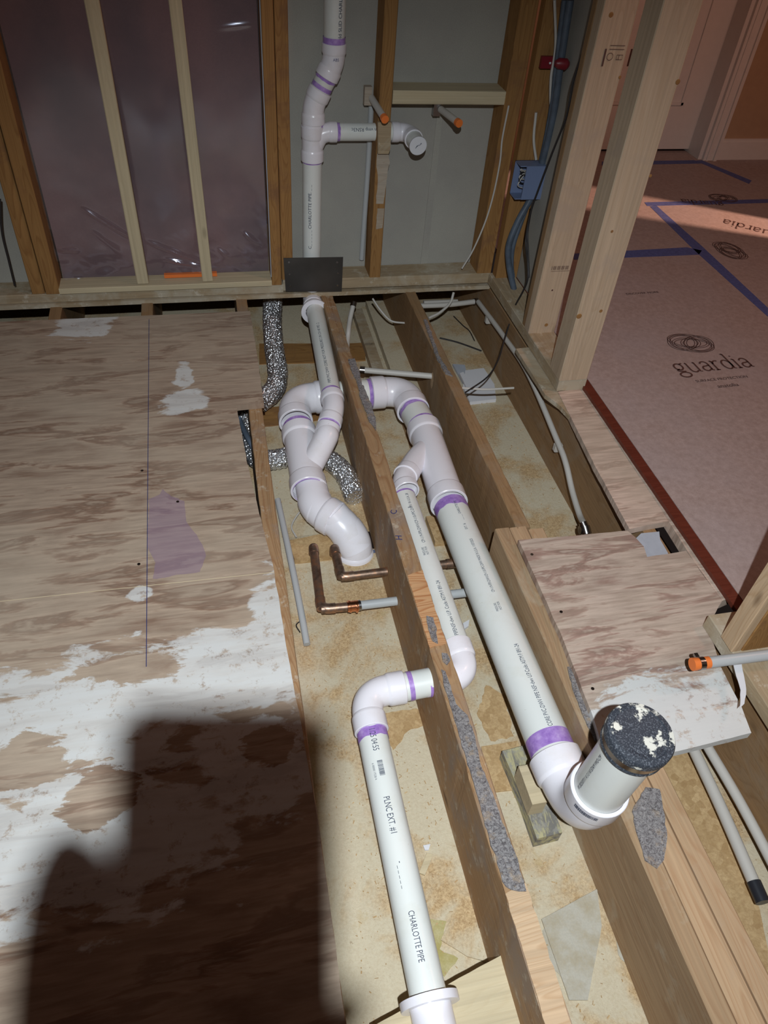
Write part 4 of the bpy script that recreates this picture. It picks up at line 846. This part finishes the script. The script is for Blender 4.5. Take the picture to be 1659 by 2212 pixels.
# pair of capped water stubs in the wall
for px, py, bx, by, lb in ((831, 257, 803, 212, 'wall water stub with an orange end in front of the centre stud'), (991, 266, 952, 236, 'wall water stub with an orange end below the pale wall block')):
    a = Y(px, py, 2.27); b = Y(bx, by, 2.385); t = thing('water_stub', lb, 'pipe', b, 'orange ended wall stubs'); d = (a - b).normalized()
    bm = bmesh.new(); sweep(bm, [b, a - d * .002], .0100, 24); link('tube', bm, M['cable_white'], t, True, origin=b)
    bm = bmesh.new(); sweep(bm, [a - d * .010, a + d * .004], .0115, 24); link('end_cap', bm, M['cap_orange'], t, True, origin=b)
    bm = bmesh.new(); addbox(bm, b + V((-.022, .0, -.02)), b + V((.0, .02, .03))); link('bracket', bm, M['steel'] if bx > 900 else M['grey'], t, origin=b)
t_ = pex_run('thin grey riser pipe behind the centre stud', [Y(803, 215, 2.415), Y(795, 360, 2.415), Y(781, 560, 2.415)], .0085, 'pex')
struct(wallpatch('trim_3', [(945, 236), (957, 236), (922, 572), (908, 572)], 2.4305, .002, M['wallback'], amp=.0005), 'drywall seam strip')
# pair of PEX lines bottom right
pex_run('left one of the two grey pipes under the small plywood', [Z(1497, 1616, -.19), Z(1560, 1750, -.19), Z(1632, 1915, -.19)], .0120)
pex_run('right one of the two grey pipes under the small plywood', [Z(1528, 1612, -.175), Z(1600, 1735, -.175), Z(1690, 1905, -.175)], .0105)
t = thing('pipe_fitting', 'dark metal fitting at the end of the left grey pipe near the right edge', 'fitting', Z(1636, 1920, -.19)); bm = bmesh.new(); sweep(bm, [Z(1628, 1905, -.19), Z(1648, 1950, -.19)], .0135, 20); link('fitting_body', bm, M['black'], t, True, origin=Z(1636, 1920, -.19))
# ------------------------------------------------------------ foil ducts
def duct(P, r, label):
    pts = catmull(P, 46); L = 0; out = []; rad = []
    for i, p in enumerate(pts):
        if i: L += (p - pts[i - 1]).length
        rad.append(r * (1 + .045 * math.sin(L / .0065 * 2 * math.pi * .5) + .03 * noise.noise(p * 40)))
    bm = bmesh.new(); sweep(bm, pts, rad, 36, cap=True)
    for v in bm.verts: v.co += V((noise.noise(v.co * 130), noise.noise(v.co * 130 + V((3, 3, 3))), noise.noise(v.co * 130 + V((7, 7, 7))))) * .0022
    return tag(link('foil_duct', bm, M['foil'], None, True, origin=pts[0]), label, 'duct')
duct([Z(590, 640, -.10), Z(588, 690, -.13), Z(592, 750, -.16), Z(600, 805, -.175), Z(592, 842, -.18), Z(560, 870, -.18)], .033, 'shiny foil duct beside the plywood notch, bending under it')
duct([Z(528, 900, -.17), Z(532, 950, -.18), Z(556, 990, -.18), Z(600, 992, -.19), Z(650, 978, -.195), Z(700, 988, -.195), Z(742, 1020, -.195), Z(768, 1075, -.205)], .030, 'crinkled foil duct passing under the joist and the left wye fitting')
tag(tube('pex_pipe', [Z(516, 905, -.03), Z(530, 935, -.09), Z(556, 985, -.16)], .008, M['cable_blue']), 'grey tube seen in the gap beside the plywood notch', 'pipe')
# ------------------------------------------------------------ cables
def cable(P, r, mat, label, name='cable'): return tag(tube(name, P, r, M[mat]), label, 'cable')
cable([Y(1099, 228, 2.335), Y(1085, 300, 2.335), Y(1080, 350, 2.335), Y(1066, 420, 2.335), Y(1048, 480, 2.335), Y(1022, 540, 2.335), Y(998, 580, 2.335)], .0028, 'cable_white', 'thin white cable curving down the corner stud of the back wall')
cable([Y(1198, 0, 2.27), Y(1200, 100, 2.27), Y(1190, 170, 2.27), Y(1190, 240, 2.27), Y(1196, 300, 2.27), Y(1190, 335, 2.27), Y(1169, 356, 2.27)], .0040, 'cable_white', 'white cable hanging from above into the blue box')
cable([Y(1158, 243, 2.296), Y(1153, 300, 2.29), Y(1158, 345, 2.285)], .0042, 'cable_white', 'short white cable from a hole in the stud to the blue box')
cable([Y(1232, 0, 2.25), Y(1212, 130, 2.25), Y(1195, 250, 2.26), Y(1172, 350, 2.27), Y(1150, 420, 2.27), Y(1118, 480, 2.26), Y(1099, 530, 2.25), Y(1100, 575, 2.24), Y(1110, 625, 2.22)], .0105, 'cable_blue', 'thick grey blue cable bundle hanging behind the blue box')
cable([Y(1219, 0, 2.26), Y(1203, 130, 2.26), Y(1190, 240, 2.27), Y(1168, 350, 2.28), Y(1146, 425, 2.28), Y(1126, 480, 2.27), Y(1109, 530, 2.26), Y(1105, 570, 2.25), Y(1108, 600, 2.23)], .0075, 'cable_blue', 'second grey blue cable beside the thick bundle')
cable([X(1276, 65, .98), X(1246, 150, .98), X(1236, 185, .98), X(1224, 250, .985), X(1195, 325, .985), X(1165, 405, .985), X(1146, 460, .985), X(1136, 520, .985), X(1140, 570, .985), X(1138, 610, .985), X(1114, 658, .985)], .0028, 'cable_black', 'thin black cable arcing down beside the grey drywall')
cable([X(1150, 440, .987), X(1140, 500, .987), X(1141, 545, .987), X(1143, 600, .987)], .0026, 'cable_black', 'second thin black cable close to the arcing one')
cable([X(1200, 120 + 570, .93), X(1100, 700, .93), X(1088, 740, .90), X(1075, 780, .86), X(1052, 815, .80), X(1005, 848, .70)][1:], .0024, 'cable_black', 'thin black wire drooping over the white drywall scrap')
cable([Z(998, 838, -.03), Z(1050, 841, -.03), Z(1110, 838, -.03)], .0034, 'cable_white', 'short pale cable end crossing above the white drywall scrap')
cable([Z(805, 645, -.05), Z(822, 670, -.08), Z(845, 693, -.11), Z(877, 698, -.11)], .0034, 'cable_white', 'short white cable coming out from under the plate left of the scarred joist')
cable([Z(980, 632, -.03), Z(972, 655, -.06), Z(950, 675, -.08), Z(926, 687, -.09)], .0046, 'cable_white', 'white cable curving from under the plate in the right bay')
cable([Z(980, 683, ZF + .006), Z(1000, 703, ZF + .006), Z(1014, 715, ZF + .006), Z(1025, 736, ZF + .006)], .0020, 'cable_black', 'dark twig of wire on the sawdust in the right bay')
cable([Z(950, 730, ZF + .004), Z(990, 740, ZF + .004), Z(1040, 758, ZF + .004)], .0030, 'cable_black', 'dusty wire half buried in sawdust in the right bay')
cable([Y(0, 430, 2.35), Y(4, 500, 2.35), Y(18, 560, 2.35), Y(32, 617, 2.35)], .0030, 'cable_black', 'thin dark wire at the far left edge of the wall')
cable([Z(652, 1100, ZF + .02), Z(636, 1122, ZF + .02), Z(630, 1140, ZF + .02), Z(640, 1160, ZF + .02)], .0024, 'cable_white', 'thin looping wire left of the final elbow')
cable([Z(655, 1338, ZF + .004), Z(640, 1350, ZF + .004), Z(648, 1366, ZF + .004)], .0016, 'cable_black', 'tiny curl of dark wire beside the loose tube end')
# red cable clip
t = thing('cable_clip', 'dark red plastic clip holding the cables on the corner stud', 'clip', Y(1200, 137, 2.26))
bm = bmesh.new(); addbox(bm, Y(1168, 143, 2.27) + V((0, 0, -.006)), Y(1205, 133, 2.262) + V((0, .02, .010))); link('clip_arm', bm, M['redp'], t, origin=Y(1185, 137, 2.26))
q = Y(1214, 137, 2.235); bm = bmesh.new(); sweep(bm, [q + V((-.02, 0, 0)), q + V((-.01, 0, 0)), q + V((.012, 0, -.002)), q + V((.02, 0, -.003))], [.008, .014, .015, .009], 18); link('clip_head', bm, M['redp'], t, True, origin=q)
bm = bmesh.new(); q = Y(1188, 136, 2.258); sweep(bm, [q, q + V((0, -.002, 0))], .003, 12); link('screw', bm, M['scrap'], t, origin=q)
# junction box
jb = thing('junction_box', 'open blue plastic junction box with wires on the side wall corner stud', 'junction box', (1.02, 2.27, .40))
bm = bmesh.new(); x0, x1, y0, y1, z0, z1 = .972, 1.062, 2.245, 2.298, .352, .455
addbox(bm, (x0 + .020, y0, z0), (x1, y0 + .003, z1)); addbox(bm, (x0, y1 - .003, z0), (x1, y1, z1)); addbox(bm, (x0, y0 + .003, z0), (x1, y1, z0 + .003)); addbox(bm, (x0, y0 + .003, z1 - .003), (x1, y1, z1)); addbox(bm, (x1 - .003, y0, z0), (x1, y1, z1))
link('box_shell', bm, M['box_blue'], jb, origin=(1.02, 2.27, .40))
for k in range(5):
    P = [V((x0 + .05, 2.28, z0 + .02 + k * .015)), V((x0 + .012 + .004 * (k % 2), 2.262, z0 + .035 + k * .012)), V((x0 + .008, 2.258, z0 + .05 + k * .010)), V((x0 + .03, 2.27, z0 + .075))]
    o = tube('wire', P, .0018, M['cable_black'] if k % 2 else M['cable_white']); attach(o, jb); o.matrix_parent_inverse = Matrix.Translation(-jb.location)
# ------------------------------------------------------------ debris
random.seed(11)
bm = bmesh.new()
bays = [((.12, .355), (.2, 2.3), 420), ((.41, .60), (.2, 2.3), 520), ((.74, .965), (1.15, 2.3), 520), ((.74, .965), (.15, .58), 320), ((.12, .35), (.35, 1.3), 380)]
for (xa, xb), (ya, yb), n in bays:
    for k in range(n):
        x = random.uniform(xa, xb); y = random.uniform(ya, yb)
        if .13 < x < .42 and 1.34 < y < 1.50: continue
        L = random.choice((.0008, .001, .0015, .002, .0035)); wd = random.uniform(.0004, .0011); a = random.uniform(0, math.pi); c, s = math.cos(a), math.sin(a); z = ZF + .0012
        t1 = random.uniform(-.0012, .0022); q = [(-L, -wd, 0), (L, -wd, t1), (L, wd, t1 + .0005), (-L, wd, .0005)]
        b4 = [bm.verts.new((x + p[0] * c - p[1] * s, y + p[0] * s + p[1] * c, z + p[2])) for p in q]; t4 = [bm.verts.new(v.co + V((0, 0, .0007))) for v in b4]
        bm.faces.new(b4); bm.faces.new(t4)
        for i in range(4): bm.faces.new((b4[i], b4[(i + 1) % 4], t4[(i + 1) % 4], t4[i]))
tag(link('sawdust', bm, M['osb']), 'sawdust and fine wood chips scattered between the joists', 'sawdust', kind='stuff')
def stain(px, col, lb, seed):
    o = slab('glue_stain', zs(px, ZF + .0012), ZF, ZF + .0012, col, amp=.005, step=.008, seed=seed); o['label'] = lb; attach(o, BO['floor'])
M['olive'] = drywall('olive_glue', (0.40, 0.34, 0.13), (0.50, 0.44, 0.24), 40); 
stain([(925, 1985), (965, 1990), (950, 2050), (990, 2070), (960, 2110), (935, 2080), (928, 2030)], M['olive'], 'olive glue stain', 1)
stain([(1205, 2000), (1240, 1975), (1262, 2010), (1248, 2060), (1215, 2040)], M['olive'], 'olive glue stain', 2)
stain([(1172, 2010), (1195, 1980), (1215, 2050), (1225, 2120), (1190, 2090)], M['smear'], 'white smear', 3)
stain([(1330, 2000), (1350, 2040), (1352, 2080), (1335, 2060)], M['smear'], 'white smear', 4)
stain([(800, 1545), (900, 1530), (930, 1560), (880, 1580), (850, 1620), (835, 1590)], M['osb'], 'heap of orange dust', 5)
stain([(1050, 1480), (1090, 1500), (1110, 1590), (1060, 1600), (1030, 1540)], M['osb'], 'tan dust patch', 6)
# screws in the plywood
for px, py in ((1149, 1198), (1212, 1322), (1280, 1488), (307, 1017), (300, 1219), (384, 1084)):
    q = Z(px, py, .0185); bm = bmesh.new(); sweep(bm, [q, q + V((0, 0, .0012))], .0035, 14); o = link('screw_head', bm, M['steel'])
    attach(o, BO['plywood_sheet.001'] if px > 1000 else BO['plywood_sheet'])
bm = bmesh.new(); a = Z(322, 690, .0183); b = Z(316, 1440, .0183); sweep(bm, [a, b], .0008, 6); o = link('pencil_line', bm, M['bluepen']); attach(o, BO['plywood_sheet'])
bm = bmesh.new(); a = Z(0, 1299, .0180); b = Z(592, 1236, .0180); sweep(bm, [a, b], .0007, 6); o = link('score_line', bm, M['dry']); attach(o, BO['plywood_sheet'])
# ------------------------------------------------------------ the photographer: phone, hand and sleeve (behind the lens)
def cw(x, y, z): return CP + CR @ V((x, y, z))
ph = thing('smartphone', 'black smartphone held up to take the picture', 'phone', cw(-.03, -.07, .01))
bm = bmesh.new(); bmesh.ops.create_cube(bm, size=1)
for v in bm.verts: v.co = V((-.069 + (v.co.x + .5) * .081, -.155 + (v.co.y + .5) * .170, .004 + (v.co.z + .5) * .008))
bmesh.ops.bevel(bm, geom=[e for e in bm.edges if abs((e.verts[0].co - e.verts[1].co).z) > .004], offset=.006, segments=5, affect='EDGES')
for v in bm.verts: v.co = cw(*v.co)
link('phone_body', bm, M['phone'], ph, origin=cw(-.03, -.07, .01))
def skin_obj(name, verts, edges, radii, mat, parent):
    me = bpy.data.meshes.new(name); me.from_pydata([cw(*v) for v in verts], edges, []); o = bpy.data.objects.new(name, me); COL.objects.link(o)
    md = o.modifiers.new('s', 'SKIN')
    for i, r in enumerate(radii): me.skin_vertices[0].data[i].radius = (r, r)
    me.skin_vertices[0].data[0].use_root = True
    o.modifiers.new('u', 'SUBSURF').levels = 2; o.modifiers['u'].render_levels = 2; me.materials.append(mat)
    dg = bpy.context.evaluated_depsgraph_get(); dg.update(); m2 = bpy.data.meshes.new_from_object(o.evaluated_get(dg)); o.modifiers.clear(); o.data = m2
    for p in m2.polygons: p.use_smooth = True
    if parent: attach(o, parent); o.matrix_parent_inverse = Matrix.Translation(-parent.location)
    return o
pe = thing('person', 'person in a dark sleeve holding up a phone, seen as a shadow', 'person', cw(-.10, -.20, .08))
hv = [(-.050, -.140, .034), (-.064, -.084, .034), (-.112, -.108, .040), (-.185, -.165, .09),
      (-.076, -.054, .028), (-.080, -.036, .022), (-.074, -.028, .016),
      (-.020, -.105, .030), (.012, -.093, .024), (.024, -.088, .014), (-.015, -.125, .030), (.008, -.124, .024), (.012, -.120, .014), (-.012, -.140, .030), (.006, -.142, .022), (.010, -.140, .014), (-.012, -.156, .030), (.004, -.160, .022), (.007, -.160, .014)]
he = [(0, 1), (0, 2), (2, 3), (1, 4), (4, 5), (5, 6), (1, 7), (7, 8), (8, 9), (0, 10), (10, 11), (11, 12), (0, 13), (13, 14), (14, 15), (0, 16), (16, 17), (17, 18)]
hr = [.036, .036, .036, .044, .022, .015, .012] + [.011, .0095, .0085] * 4
skin_obj('body', hv, he, hr, M['skin'], pe)
skin_obj('sleeve', [(-.120, -.122, .045), (-.185, -.170, .08), (-.32, -.31, .18)], [(0, 1), (1, 2)], [.046, .066, .085], M['jacket'], pe)
